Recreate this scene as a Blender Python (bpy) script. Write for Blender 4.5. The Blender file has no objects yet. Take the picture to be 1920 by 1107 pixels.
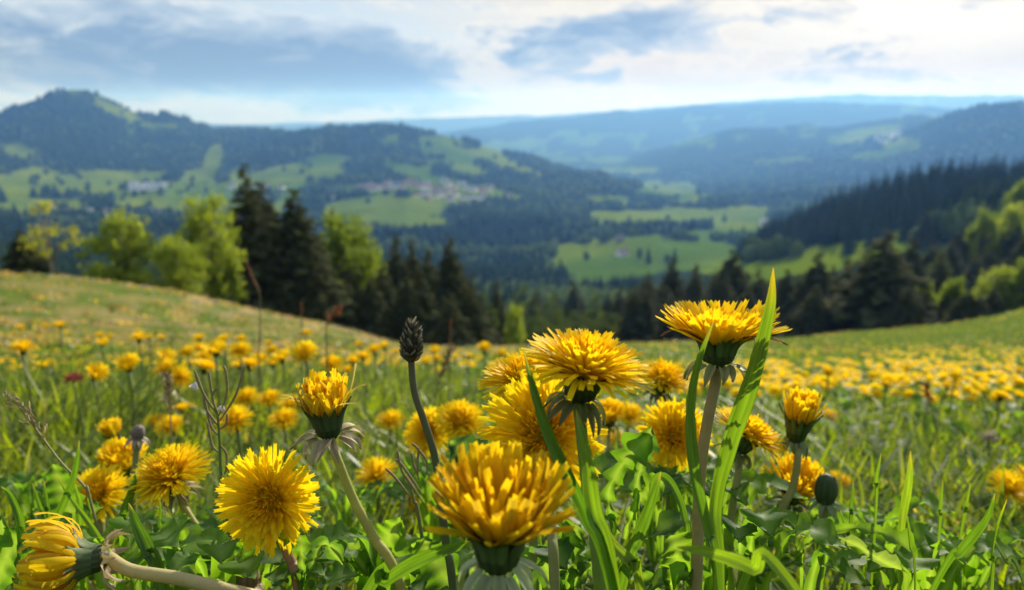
import bpy, math, random
import numpy as np
from mathutils import Vector, Matrix

random.seed(7)
RNG = np.random.default_rng(11)
SC = bpy.context.scene
COL = SC.collection

# ------------------------------------------------------------------ camera
F = 1387.0                       # focal length in pixels of the 1920 px wide photograph
PITCH = math.radians(14.1)       # tilted down
EYE = np.array([0.0, 0.0, 0.20]) # camera held 20 cm above the meadow
cam_data = bpy.data.cameras.new("camera")
cam_data.sensor_width = 36.0
cam_data.lens = 36.0 * F / 1920.0
cam_data.clip_start = 0.01
cam_data.clip_end = 60000.0
cam_data.dof.use_dof = True
cam_data.dof.focus_distance = 0.285
cam_data.dof.aperture_fstop = 11.5
cam = bpy.data.objects.new("camera", cam_data)
cam.location = EYE
cam.rotation_euler = (math.pi / 2 - PITCH, 0, 0)
COL.objects.link(cam)
SC.camera = cam

FW = np.array([0, math.cos(PITCH), -math.sin(PITCH)])
UP = np.array([0, math.sin(PITCH), math.cos(PITCH)])
RT = np.array([1.0, 0, 0])

def ray(px, py):
    px = np.asarray(px, float); py = np.asarray(py, float)
    cx = (px - 960) / F; cy = (553.5 - py) / F
    return FW + cx[..., None] * RT + cy[..., None] * UP

def P(px, py, depth):
    """point seen at (px, py) of the photograph, depth metres in front of the camera"""
    return EYE + ray(px, py) * depth

def px_of(x, y, z):
    dz = z - EYE[2]
    dep = y * FW[1] + dz * FW[2]
    dep = np.maximum(dep, 1e-6)
    return 960 + F * x / dep, 553.5 - F * (y * UP[1] + dz * UP[2]) / dep

def azel(px, py):
    d = ray(px, py); d = d / np.linalg.norm(d)
    return math.atan2(d[0], d[1]), math.asin(d[2])

# ------------------------------------------------------------------ light
SUN_AZ, SUN_EL = math.radians(27), math.radians(24)
sun_dir = Vector((math.cos(SUN_EL) * math.sin(SUN_AZ), math.cos(SUN_EL) * math.cos(SUN_AZ), math.sin(SUN_EL)))
sd = bpy.data.lights.new("sun", 'SUN')
sd.energy = 5.0
sd.angle = math.radians(0.6)
sd.color = (1.0, 0.93, 0.80)
sun = bpy.data.objects.new("sun", sd)
sun.rotation_euler = sun_dir.to_track_quat('Z', 'Y').to_euler()
sun.location = (0, 0, 50)
COL.objects.link(sun)

SC.view_settings.view_transform = 'Standard'
SC.view_settings.look = 'None'
SC.view_settings.exposure = 0.6
SC.view_settings.gamma = 1.0
SC.view_settings.use_curve_mapping = False
SC.render.engine = 'CYCLES'
cy = SC.cycles
cy.use_denoising = True
cy.max_bounces = 7
cy.diffuse_bounces = 3
cy.glossy_bounces = 2
cy.transmission_bounces = 5
cy.volume_bounces = 0
cy.transparent_max_bounces = 4
cy.sample_clamp_indirect = 4.0

# ------------------------------------------------------------------ node helpers
class NT:
    def __init__(s, tree):
        s.t = tree; tree.nodes.clear()
    def n(s, kind, **kw):
        nd = s.t.nodes.new(kind)
        for k, v in kw.items(): setattr(nd, k, v)
        return nd
    def plug(s, sock, v):
        if isinstance(v, bpy.types.NodeSocket): s.t.links.new(v, sock)
        elif v is not None: sock.default_value = v
    def m(s, op, a, b=None, c=None, clamp=False):
        nd = s.n('ShaderNodeMath', operation=op); nd.use_clamp = clamp
        s.plug(nd.inputs[0], a)
        if b is not None: s.plug(nd.inputs[1], b)
        if c is not None: s.plug(nd.inputs[2], c)
        return nd.outputs[0]
    def ss(s, x, lo, hi):
        nd = s.n('ShaderNodeMapRange', interpolation_type='SMOOTHSTEP')
        s.plug(nd.inputs[0], x); nd.inputs[1].default_value = lo; nd.inputs[2].default_value = hi
        nd.inputs[3].default_value = 0; nd.inputs[4].default_value = 1
        return nd.outputs[0]
    def mix(s, f, a, b, blend='MIX'):
        nd = s.n('ShaderNodeMix', data_type='RGBA', blend_type=blend)
        s.plug(nd.inputs[0], f)
        s.plug(nd.inputs[6], a if not isinstance(a, tuple) else (*a[:3], 1))
        s.plug(nd.inputs[7], b if not isinstance(b, tuple) else (*b[:3], 1))
        return nd.outputs[2]
    def noise(s, vec, scale, detail=4, rough=0.55, dist=0.0, dim='3D'):
        nd = s.n('ShaderNodeTexNoise', noise_dimensions=dim)
        s.plug(nd.inputs['Vector'], vec)
        nd.inputs['Scale'].default_value = scale; nd.inputs['Detail'].default_value = detail
        nd.inputs['Roughness'].default_value = rough; nd.inputs['Distortion'].default_value = dist
        return nd
    def xyz(s, x, y, z=0.0):
        nd = s.n('ShaderNodeCombineXYZ')
        s.plug(nd.inputs[0], x); s.plug(nd.inputs[1], y); s.plug(nd.inputs[2], z)
        return nd.outputs[0]

# ------------------------------------------------------------------ sky
world = bpy.data.worlds.new("World")
SC.world = world
world.use_nodes = True
W = NT(world.node_tree)
tc = W.n('ShaderNodeTexCoord')
sep = W.n('ShaderNodeSeparateXYZ'); W.plug(sep.inputs[0], tc.outputs['Generated'])
az = W.m('ARCTAN2', sep.outputs[0], sep.outputs[1])
el = W.m('ARCSINE', sep.outputs[2])
sky = W.n('ShaderNodeTexSky', sky_type='NISHITA')
sky.sun_disc = False
sky.sun_elevation = SUN_EL
sky.sun_rotation = SUN_AZ
sky.altitude = 900
sky.air_density = 1.0; sky.dust_density = 1.5; sky.ozone_density = 1.5
# warp the lookup so that the cloud edges are ragged
q = W.xyz(az, W.m('MULTIPLY', el, 2.3), 0.0)
wn = W.noise(q, 6.0, 8, 0.68)
wsep = W.n('ShaderNodeSeparateColor'); W.plug(wsep.inputs[0], wn.outputs['Color'])
waz = W.m('ADD', az, W.m('MULTIPLY', W.m('SUBTRACT', wsep.outputs[0], 0.5), 0.30))
wel = W.m('ADD', el, W.m('MULTIPLY', W.m('SUBTRACT', wsep.outputs[1], 0.5), 0.12))
def blob(px, py, sx, sy, amp, tilt=0.0):
    a0, e0 = azel(px, py)
    k = 1.0 / F
    da = W.m('MULTIPLY', W.m('SUBTRACT', waz, a0), 1.0 / (sx * k))
    de = W.m('SUBTRACT', wel, e0)
    if tilt: de = W.m('SUBTRACT', de, W.m('MULTIPLY', W.m('SUBTRACT', waz, a0), tilt))
    de = W.m('MULTIPLY', de, 1.0 / (sy * k))
    r2 = W.m('ADD', W.m('MULTIPLY', da, da), W.m('MULTIPLY', de, de))
    return W.m('MULTIPLY', W.m('POWER', math.e, W.m('MULTIPLY', r2, -1.0)), amp)
def total(lst):
    s = lst[0]
    for b in lst[1:]: s = W.m('ADD', s, b)
    return s
fine = W.noise(q, 9.0, 9, 0.66, 0.5).outputs['Fac']
broad = W.noise(W.xyz(az, W.m('MULTIPLY', el, 2.6), 3.0), 2.1, 5, 0.55, 0.2).outputs['Fac']
streak = W.noise(W.xyz(az, W.m('MULTIPLY', el, 7.0), 8.0), 4.0, 6, 0.55, 0.4).outputs['Fac']
# grey-blue cloud banks
dark = total([
    blob(560, 112, 330, 70, .80), blob(120, 120, 300, 90, .55), blob(720, 150, 190, 60, .50), blob(480, 172, 420, 36, .40),
    blob(-250, 90, 300, 110, .45), blob(320, 40, 160, 32, .18),
    blob(1090, 72, 115, 38, 1.05, .12), blob(1235, 42, 120, 42, .92, .25), blob(1190, 100, 130, 20, .55, .2),
    blob(990, 98, 55, 14, .5, .2), blob(1478, 27, 30, 9, 1.0, .2), blob(1665, 92, 52, 8, .85, .08), blob(1575, 96, 40, 6, .7, .1),
    blob(1640, 130, 120, 10, .32, .1), blob(880, 2, 40, 14, .6, .3),
    blob(640, 20, 130, 18, -.65), blob(790, 32, 80, 30, -.85), blob(150, 48, 36, 10, -.7, .15), blob(60, 72, 26, 10, -.6),
    blob(420, 18, 60, 12, -.5, -.3), blob(300, 52, 90, 10, -.3), blob(90, 188, 170, 11, -.75), blob(390, 196, 190, 9, -.5), blob(690, 212, 160, 8, -.6),
    blob(900, 120, 60, 60, -.5)])
off = W.m('MULTIPLY', W.ss(el, 0.16, 0.30), W.m('SUBTRACT', W.m('MULTIPLY', broad, 2.4), 0.75))
leftish = W.ss(az, -0.02, -0.22)
st2 = W.noise(W.xyz(W.m('ADD', az, W.m('MULTIPLY', el, 1.5)), W.m('MULTIPLY', el, 4.0), 21.0), 4.5, 9, 0.62, 0.8).outputs['Fac']
cover = W.m('ADD', W.m('ADD', dark, W.m('MULTIPLY', W.m('SUBTRACT', fine, 0.5), 3.4)), off)
cover = W.m('ADD', cover, W.m('MULTIPLY', W.m('SUBTRACT', streak, 0.5), 0.9))
cover = W.m('ADD', cover, W.m('MULTIPLY', W.m('SUBTRACT', st2, 0.5), 2.8))
cover = W.m('ADD', cover, W.m('MULTIPLY', leftish, 0.12))
# light through the thin air and veil towards the sun
sdot = W.n('ShaderNodeVectorMath', operation='DOT_PRODUCT')
W.plug(sdot.inputs[0], tc.outputs['Generated']); sdot.inputs[1].default_value = tuple(sun_dir)
glow = W.m('POWER', W.m('MAXIMUM', sdot.outputs['Value'], 0.0), 9.0)
skyc = W.mix(1.0, sky.outputs[0], (0.6, 0.6, 0.6), 'MULTIPLY')
skyc = W.mix(0.75, skyc, (4.2, 4.9, 5.6))
side = W.ss(W.m('ADD', glow, W.m('MULTIPLY', W.m('SUBTRACT', st2, .5), .25)), 0.03, 0.34)
veil = W.mix(side, skyc, (5.4, 5.05, 4.3))
hot = W.m('ADD', W.ss(glow, .42, .80), W.m('MULTIPLY', W.m('SUBTRACT', streak, .5), 1.0), clamp=True)
veil = W.mix(hot, veil, (8.0, 7.7, 6.8))
# thin edge, body and heavy middle of the banks
edge_c = W.mix(side, (4.4, 5.0, 5.5), (6.3, 5.8, 4.9))
body_c = W.mix(W.ss(glow, .15, .6), (2.75, 3.5, 4.4), (3.5, 3.9, 4.4))
deep_c = W.mix(W.ss(glow, .15, .6), (1.55, 2.3, 3.45), (2.1, 2.7, 3.45))
full = W.mix(W.ss(cover, -.15, .40), veil, edge_c)
full = W.mix(W.m('MULTIPLY', W.ss(cover, .12, .85), .92), full, body_c)
full = W.mix(W.ss(W.m('ADD', cover, W.m('MULTIPLY', W.m('SUBTRACT', broad, .5), 2.0)), .55, 1.55), full, deep_c)
# sunlit rents
rent = W.m('MULTIPLY', W.ss(cover, .30, .10), W.ss(cover, -.10, .12))
full = W.mix(W.m('MULTIPLY', rent, W.m('MULTIPLY', W.ss(fine, .40, .62), .6)), full, (6.5, 6.0, 5.1))
full = W.mix(1.0, full, W.mix(W.ss(el, 0.0, 0.11), (.80, .72, .62), (1, 1, 1)), 'MULTIPLY')
bg = W.n('ShaderNodeBackground'); W.plug(bg.inputs[0], full); bg.inputs[1].default_value = 0.1
wo = W.n('ShaderNodeOutputWorld'); W.plug(wo.inputs[0], bg.outputs[0])

# ------------------------------------------------------------------ small tools
def tag(o, label=None, cat=None, group=None, kind=None):
    if label: o['label'] = label
    if cat: o['category'] = cat
    if group: o['group'] = group
    if kind: o['kind'] = kind
    return o

def empty(name, loc):
    o = bpy.data.objects.new(name, None)
    o.empty_display_size = 0.05
    o.location = tuple(loc)
    COL.objects.link(o)
    return o

def link_mesh(name, me, parent=None):
    o = bpy.data.objects.new(name, me)
    COL.objects.link(o)
    if parent is not None: o.parent = parent
    return o

def mesh_of(name, V, Fc, C, mat, smooth=True):
    """V (n,3), Fc list of tuples or (m,k) array, C (n,3) own colours of the surface"""
    me = bpy.data.meshes.new(name)
    V = np.asarray(V, np.float32)
    if isinstance(Fc, np.ndarray):
        k = Fc.shape[1]; m = Fc.shape[0]
        me.vertices.add(len(V)); me.vertices.foreach_set('co', V.ravel())
        me.loops.add(m * k); me.loops.foreach_set('vertex_index', Fc.astype(np.int32).ravel())
        me.polygons.add(m)
        me.polygons.foreach_set('loop_start', np.arange(0, m * k, k, dtype=np.int32))
        me.update(calc_edges=True)
    else:
        me.from_pydata(V.tolist(), [], Fc); me.update()
    if C is not None:
        C = np.asarray(C, np.float32)
        a = me.color_attributes.new('Col', 'FLOAT_COLOR', 'POINT')
        a.data.foreach_set('color', np.concatenate([C, np.ones((len(C), 1), np.float32)], 1).ravel())
    if smooth: me.polygons.foreach_set('use_smooth', np.ones(len(me.polygons), bool))
    if mat is not None: me.materials.append(mat)
    return me

class MB:
    """collects pieces of one mesh"""
    def __init__(s): s.V = []; s.F = []; s.C = []; s.n = 0
    def add(s, V, Fc, C):
        V = np.asarray(V, float)
        C = np.asarray(C, float)
        if C.ndim == 1: C = np.tile(C, (len(V), 1))
        s.V.append(V); s.C.append(C)
        s.F += [tuple(i + s.n for i in f) for f in Fc]
        s.n += len(V)
    def mesh(s, name, mat, origin=(0, 0, 0), smooth=True):
        return mesh_of(name, np.concatenate(s.V) - np.asarray(origin), s.F, np.concatenate(s.C), mat, smooth)
    def build(s, name, mat, parent=None, origin=(0, 0, 0), smooth=True):
        return link_mesh(name, s.mesh(name, mat, origin, smooth), parent)

def _hash(ix, iy, seed):
    h = (ix.astype(np.int64) * 374761393 + iy.astype(np.int64) * 668265263 + seed * 1442695041) & 0x7fffffff
    h = ((h ^ (h >> 13)) * 1274126177) & 0x7fffffff
    return ((h ^ (h >> 16)) & 0xffff) / 65535.0

def vnoise(x, y, seed=0):
    x = np.asarray(x, float); y = np.asarray(y, float)
    ix = np.floor(x); iy = np.floor(y); fx = x - ix; fy = y - iy
    fx = fx * fx * (3 - 2 * fx); fy = fy * fy * (3 - 2 * fy)
    a = _hash(ix, iy, seed); b = _hash(ix + 1, iy, seed); c = _hash(ix, iy + 1, seed); d = _hash(ix + 1, iy + 1, seed)
    return (a * (1 - fx) + b * fx) * (1 - fy) + (c * (1 - fx) + d * fx) * fy

def fbm(x, y, octv=4, seed=0):
    s = 0; a = 0.5; t = 0
    for o in range(octv):
        s = s + a * vnoise(x * 2 ** o + 17.3 * o, y * 2 ** o - 9.1 * o, seed + o); t += a; a *= 0.55
    return s / t

def sstep(x, a, b):
    t = np.clip((x - a) / (b - a), 0, 1)
    return t * t * (3 - 2 * t)

def unit(v):
    v = np.asarray(v, float); return v / (np.linalg.norm(v) + 1e-12)

def spline(pts, n):
    """Catmull-Rom through pts, n samples"""
    p = np.asarray(pts, float)
    if len(p) == 2: return p[0] + (p[1] - p[0]) * np.linspace(0, 1, n)[:, None]
    p = np.vstack([2 * p[0] - p[1], p, 2 * p[-1] - p[-2]])
    m = len(p) - 3
    out = []
    for t in np.linspace(0, m - 1e-6, n):
        i = int(t); u = t - i
        a, b, c, d = p[i:i + 4]
        out.append(0.5 * (2 * b + (c - a) * u + (2 * a - 5 * b + 4 * c - d) * u * u + (3 * b - a - 3 * c + d) * u ** 3))
    return np.array(out)

def tube(mb, pts, radii, col, sides=8, col2=None):
    pts = np.asarray(pts, float); n = len(pts)
    radii = np.broadcast_to(np.asarray(radii, float), (n,))
    T = np.gradient(pts, axis=0)
    ref = np.array([0.3, 0.9, 0.2]); V = []; C = []
    col = np.asarray(col, float); col2 = col if col2 is None else np.asarray(col2, float)
    for i in range(n):
        t = unit(T[i]); u = unit(np.cross(t, ref)); v = np.cross(t, u)
        for k in range(sides):
            a = 2 * math.pi * k / sides
            V.append(pts[i] + radii[i] * (math.cos(a) * u + math.sin(a) * v))
            C.append(col + (col2 - col) * i / max(1, n - 1))
    Fc = []
    for i in range(n - 1):
        for k in range(sides):
            k2 = (k + 1) % sides
            Fc.append((i * sides + k, i * sides + k2, (i + 1) * sides + k2, (i + 1) * sides + k))
    Fc.append(tuple(range(sides))[::-1]); Fc.append(tuple((n - 1) * sides + k for k in range(sides)))
    mb.add(V, Fc, C)

def ribbon(pts, widths, normal, fold=0.0, twist=0.0, wave=0.0, seed=0):
    """a strip of three vertices per row along pts; returns V, F and the row parameter"""
    pts = np.asarray(pts, float); n = len(pts)
    T = np.gradient(pts, axis=0); V = []
    rr = random.Random(seed)
    ph = rr.random() * 6
    for i in range(n):
        t = unit(T[i]); side = unit(np.cross(t, normal)); nn = np.cross(side, t)
        a = twist * i / max(1, n - 1)
        s2 = side * math.cos(a) + nn * math.sin(a); n2 = nn * math.cos(a) - side * math.sin(a)
        w = widths[i] * 0.5
        wv = wave * math.sin(ph + i * 1.7) * w
        V += [pts[i] - s2 * w + n2 * (fold * w + wv), pts[i].copy(), pts[i] + s2 * w + n2 * (fold * w - wv)]
    Fc = []
    for i in range(n - 1):
        a = 3 * i
        Fc += [(a, a + 1, a + 4, a + 3), (a + 1, a + 2, a + 5, a + 4)]
    return np.array(V), Fc

# ------------------------------------------------------------------ materials
def plant_mat(name, trans=0.4, rough=0.5, spec=0.3, tgain=(1.25, 1.3, 0.6), bump=0.0, vary=0.12, scale=60.0):
    m = bpy.data.materials.new(name); m.use_nodes = True
    T = NT(m.node_tree)
    at = T.n('ShaderNodeVertexColor', layer_name='Col')
    geo = T.n('ShaderNodeTexCoord')
    nz = T.noise(geo.outputs['Object'], scale, 3, 0.6)
    v = T.m('ADD', T.m('MULTIPLY', nz.outputs['Fac'], 2 * vary), 1.0 - vary)
    c = T.n('ShaderNodeVectorMath', operation='SCALE'); T.plug(c.inputs[0], at.outputs['Color']); T.plug(c.inputs['Scale'], v)
    pb = T.n('ShaderNodeBsdfPrincipled')
    T.plug(pb.inputs['Base Color'], c.outputs[0]); pb.inputs['Roughness'].default_value = rough
    pb.inputs['Specular IOR Level'].default_value = spec
    if bump:
        b = T.n('ShaderNodeBump'); b.inputs['Strength'].default_value = bump; b.inputs['Distance'].default_value = 0.001
        T.plug(b.inputs['Height'], nz.outputs['Fac']); T.plug(pb.inputs['Normal'], b.outputs[0])
    out = T.n('ShaderNodeOutputMaterial')
    if trans > 0:
        tr = T.n('ShaderNodeBsdfTranslucent')
        T.plug(tr.inputs[0], T.mix(1.0, c.outputs[0], tgain, 'MULTIPLY'))
        mx = T.n('ShaderNodeMixShader'); mx.inputs[0].default_value = trans
        T.plug(mx.inputs[1], pb.outputs[0]); T.plug(mx.inputs[2], tr.outputs[0])
        T.plug(out.inputs[0], mx.outputs[0])
    else:
        T.plug(out.inputs[0], pb.outputs[0])
    return m

M_PETAL = plant_mat('petal_yellow', .5, .55, .10, (1.04, 1.06, .7), 0, .06, 250)
M_STEM = plant_mat('stem_skin', .3, .5, .3, (1.1, 1.1, .6), .4, .30, 140)
M_BRACT = plant_mat('bract_green', .25, .55, .25, (1.2, 1.2, .6), .2, .2, 220)
M_LEAF = plant_mat('dandelion_leaf', .58, .55, .16, (2.4, 2.4, .5), .35, .22, 90)
M_GRASS = plant_mat('grass_blade', .5, .42, .32, (2.2, 2.1, .45), 0, .15, 60)
M_DRY = plant_mat('dry_plant', .15, .7, .15, (1.1, 1.0, .7), .3, .3, 300)
M_NEEDLE = plant_mat('spruce_needles', .30, .9, .02, (1.7, 1.5, .8), 0, .25, 2.0)
M_CROWN = plant_mat('broad_leaves', .46, .6, .10, (1.6, 1.6, .5), 0, .2, 1.0)
M_BARK = plant_mat('bark', 0, .95, .02, (1, 1, 1), .5, .35, 6.0)
M_FARWOOD = plant_mat('far_wood', 0.06, 1.0, 0.0, (1.3, 1.3, .6), 0, .3, 0.02)
M_HOUSE = plant_mat('house_plaster_and_tile', 0, .8, .2, (1, 1, 1), 0, .08, .5)
M_STONE = plant_mat('pale_stone', 0, .85, .2, (1, 1, 1), .3, .25, 30)

def ground_mat(name, scales, rel, bump_s=0.6, dist=0.02):
    m = bpy.data.materials.new(name); m.use_nodes = True
    T = NT(m.node_tree)
    at = T.n('ShaderNodeVertexColor', layer_name='Col')
    tcn = T.n('ShaderNodeTexCoord')
    f = None
    for sc_, am in zip(scales, rel):
        n_ = T.noise(tcn.outputs['Object'], sc_, 5, .65)
        t = T.m('MULTIPLY', T.m('SUBTRACT', n_.outputs['Fac'], .5), am)
        f = t if f is None else T.m('ADD', f, t)
    g = T.m('ADD', f, 1.0)
    c = T.n('ShaderNodeVectorMath', operation='SCALE'); T.plug(c.inputs[0], at.outputs['Color']); T.plug(c.inputs['Scale'], g)
    pb = T.n('ShaderNodeBsdfPrincipled'); T.plug(pb.inputs['Base Color'], c.outputs[0])
    pb.inputs['Roughness'].default_value = .9; pb.inputs['Specular IOR Level'].default_value = 0.0
    b = T.n('ShaderNodeBump'); b.inputs['Strength'].default_value = bump_s; b.inputs['Distance'].default_value = dist
    T.plug(b.inputs['Height'], f); T.plug(pb.inputs['Normal'], b.outputs[0])
    out = T.n('ShaderNodeOutputMaterial'); T.plug(out.inputs[0], pb.outputs[0])
    return m
M_MEADOW = ground_mat('meadow_turf', (2.0, 14.0, 90.0), (.5, .7, .7), .8, .02)
M_LAND = ground_mat('valley_land', (.004, .02, .1), (.5, .5, .4), .3, 1.5)

# ------------------------------------------------------------------ terrain
def tan_of(px, py):
    d = ray(px, py)
    return d[..., 2] / np.hypot(d[..., 0], d[..., 1])

# rows of the landscape: distance, and where the ground lies in the photograph at that distance
CREST = [(-700, 470), (-300, 490), (0, 514), (100, 522), (200, 536), (300, 550), (400, 568), (500, 590), (600, 610), (680, 630), (740, 646), (850, 656),
         (1000, 655), (1250, 642), (1400, 640), (1500, 634), (1580, 622), (1760, 607), (1850, 595), (1920, 580), (2200, 530), (2700, 480)]
CREST_R = [(-700, 36), (0, 38), (400, 40), (700, 44), (1000, 50), (1400, 62), (1600, 70), (1920, 62), (2700, 50)]
ROWS = [
 (160, [(-700, 640), (400, 650), (700, 680), (1000, 690), (1400, 660), (1700, 620), (1920, 592), (2700, 540)]),
 (300, [(-700, 600), (400, 620), (800, 645), (1000, 650), (1200, 640), (1400, 590), (1600, 545), (1800, 500), (1920, 470), (2700, 430)]),
 (480, [(-700, 560), (400, 560), (800, 590), (1000, 600), (1200, 590), (1400, 508), (1500, 492), (1600, 472), (1800, 425), (1920, 405), (2700, 370)]),
 (620, [(-700, 520), (0, 520), (400, 530), (800, 560), (1000, 570), (1200, 560), (1300, 530), (1400, 472), (1500, 430), (1600, 392), (1700, 362), (1800, 348), (1920, 345), (2700, 320)]),
 (900, [(-700, 480), (0, 485), (400, 500), (800, 518), (960, 524), (1040, 517), (1200, 503), (1300, 500), (1400, 497), (1500, 475), (1600, 440), (1800, 400), (1920, 390), (2700, 370)]),
 (1150, [(-700, 450), (0, 455), (400, 462), (700, 472), (960, 478), (1080, 457), (1200, 452), (1400, 461), (1600, 440), (1920, 420), (2700, 400)]),
 (1500, [(-700, 415), (0, 420), (400, 426), (620, 432), (800, 427), (960, 428), (1100, 428), (1200, 430), (1300, 436), (1400, 431), (1500, 420), (1920, 400), (2700, 390)]),
 (1900, [(-700, 390), (0, 395), (400, 396), (620, 392), (760, 374), (830, 386), (900, 387), (960, 392), (1080, 397), (1200, 406), (1300, 406), (1400, 406), (1500, 396), (1920, 380), (2700, 370)]),
 (2300, [(-700, 360), (0, 365), (400, 362), (620, 352), (760, 347), (880, 352), (960, 357), (1060, 362), (1120, 364), (1200, 382), (1290, 389), (1400, 386), (1920, 360), (2700, 350)]),
 (2800, [(-700, 330), (0, 332), (250, 342), (400, 327), (600, 312), (720, 302), (850, 302), (960, 322), (1030, 326), (1080, 330), (1120, 330), (1160, 350), (1240, 368), (1400, 370), (1500, 365), (1920, 340), (2700, 330)]),
 (3400, [(-700, 290), (0, 292), (250, 292), (400, 287), (500, 270), (570, 256), (600, 248), (640, 242), (680, 240), (720, 233), (760, 237), (800, 246), (870, 264), (940, 287), (1000, 306), (1060, 322), (1100, 336), (1160, 352), (1250, 359), (1400, 355), (1600, 340), (1920, 310), (2700, 290)]),
 (4300, [(-700, 275), (-300, 262), (-100, 244), (0, 219), (60, 189), (100, 169), (130, 164), (160, 167), (190, 181), (250, 208), (290, 216), (320, 213), (400, 234), (480, 243), (570, 256), (700, 268), (800, 278), (900, 300), (1000, 320), (1100, 340), (1250, 345), (1400, 332), (1500, 312), (1600, 292), (1700, 262), (1780, 217), (1830, 198), (1860, 194), (1920, 192), (2100, 205), (2700, 230)]),
 (5000, [(-700, 300), (900, 302), (1000, 320), (1150, 325), (1300, 310), (1400, 290), (1550, 280), (1650, 255), (1750, 240), (1860, 218), (2700, 250)]),
 (6000, [(-700, 300), (600, 290), (900, 285), (1000, 306), (1150, 310), (1230, 285), (1300, 259), (1400, 238), (1500, 236), (1570, 241), (1650, 227), (1720, 216), (1800, 226), (2700, 250)]),
 (7500, [(-700, 300), (600, 275), (880, 262), (1000, 285), (1200, 280), (1400, 260), (1700, 240), (2700, 240)]),
 (9500, [(-700, 280), (600, 264), (800, 251), (880, 241), (1000, 223), (1080, 217), (1150, 208), (1220, 204), (1300, 195), (1380, 196), (1450, 190), (1520, 188), (1600, 193), (1700, 195), (1830, 207), (1920, 216), (2700, 240)]),
 (12000, [(-700, 262), (2700, 250)]),
 (15000, [(-700, 236), (300, 234), (600, 229), (700, 224), (820, 220), (900, 217), (1010, 215), (1200, 203), (1420, 186), (1500, 181), (1600, 177), (1750, 178), (1920, 177), (2700, 180)]),
 (17500, [(-700, 290), (2700, 270)]),
]
T_PLANE = float(tan_of(960, 648))      # fall of the near meadow along the view

def _row(tab, px):
    a = np.array(tab, float); return np.interp(px, a[:, 0], a[:, 1])

def ground_tan(azm, r):
    """elevation tangent, seen from the eye, of the ground at azimuth azm and distance r"""
    shp = np.broadcast(azm, r).shape
    azm = np.broadcast_to(azm, shp).astype(float); r = np.broadcast_to(r, shp).astype(float)
    azc = np.clip(azm, -1.08, 1.08)
    tn = np.full(shp, -0.2)
    for _ in range(4):
        px, _py = px_of(np.sin(azc), np.cos(azc), EYE[2] + tn)
        rc = _row(CREST_R, px)
        near = T_PLANE * np.cos(azm) - EYE[2] / np.maximum(r, 0.02)
        s = sstep(r / rc, 0.05, 1.0) * sstep(-np.abs(azm), -1.75, -1.35)
        tc_ = tan_of(px, _row(CREST, px))
        inner = near + (tc_ - near) * s
        tabs = [tc_, tan_of(px, _row(CREST, px) + 34)] + [tan_of(px, _row(t, px)) for _, t in ROWS]
        rads = [rc, rc * 1.75] + [np.full(shp, float(d)) for d, _ in ROWS]
        outer = tabs[-1].copy()
        lr = np.log(np.maximum(r, .01))
        for k in range(len(tabs) - 1):
            a = np.log(rads[k]); b = np.log(rads[k + 1])
            u = np.clip((lr - a) / (b - a), 0, 1)
            seg = (lr >= a) & (lr < b)
            outer = np.where(seg, tabs[k] + (tabs[k + 1] - tabs[k]) * u, outer)
        tn = np.where(r <= rc, inner, outer)
        tn = np.clip(tn, -3, 0.6) if _ < 3 else tn
    return tn

def ground_z(x, y):
    x = np.asarray(x, float); y = np.asarray(y, float)
    r = np.hypot(x, y); azm = np.arctan2(x, y)
    z = EYE[2] + ground_tan(azm, r) * np.maximum(r, 0.02)
    z = z + (fbm(x * 1.1, y * 1.1, 3, 5) - .5) * 0.05 * sstep(r, .5, 3)
    z = z + (fbm(x * .12, y * .12, 3, 9) - .5) * 0.7 * sstep(r, 8, 40)
    far = sstep(r, 250, 900)
    z = z + far * (fbm(x / 260, y / 260, 4, 21) - .5) * np.minimum(r * .022, 60)
    z = z + far * (fbm(x / 60, y / 60, 3, 31) - .5) * np.minimum(r * .006, 14)
    return z


R_EDGE = 1.35  # the meadow sheet ends just past its crest

def edge_r(azm):
    azc = np.clip(azm, -1.08, 1.08)
    px, _ = px_of(np.sin(azc), np.cos(azc), EYE[2] - .28)
    return _row(CREST_R, px) * R_EDGE

def grid_mesh(name, X, Y, Z, C, mat, wrap=False):
    nr, na = X.shape
    V = np.stack([X, Y, Z], -1).reshape(-1, 3)
    i = np.arange(nr - 1)[:, None]; j = np.arange(na if wrap else na - 1)[None, :]
    j2 = (j + 1) % na
    a = i * na + j; b = i * na + j2; c = (i + 1) * na + j2; d = (i + 1) * na + j
    Fc = np.stack([a, d, c, b], -1).reshape(-1, 4)
    return mesh_of(name, V, Fc, C.reshape(-1, 3), mat)

def lerp(a, b, t):
    return np.asarray(a) + (np.asarray(b) - np.asarray(a)) * np.asarray(t)[..., None]

def meadow_color(x, y, r, px, py):
    n1 = fbm(x * .35, y * .35, 4, 41); n2 = fbm(x * 1.3, y * 1.3, 4, 43)
    c = lerp((.055, .095, .018), (.085, .135, .026), n1)
    dry = sstep(n2 * .7 + n1 * .4, .50, .60) * sstep(r, 4, 14) * sstep(-px, -1000, -500)
    c = lerp(c, (.25, .18, .085), dry * .9)
    c = lerp(c, (.11, .135, .03), sstep(r, 10, 30) * .45)
    # stony strip where the left slope meets the wood
    rim = sstep(r, 27, 38) * sstep(px, 240, 420) * sstep(-px, -800, -720)
    c = lerp(c, (.30, .22, .15), rim * .75 * sstep(n2, .3, .6))
    return c

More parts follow.
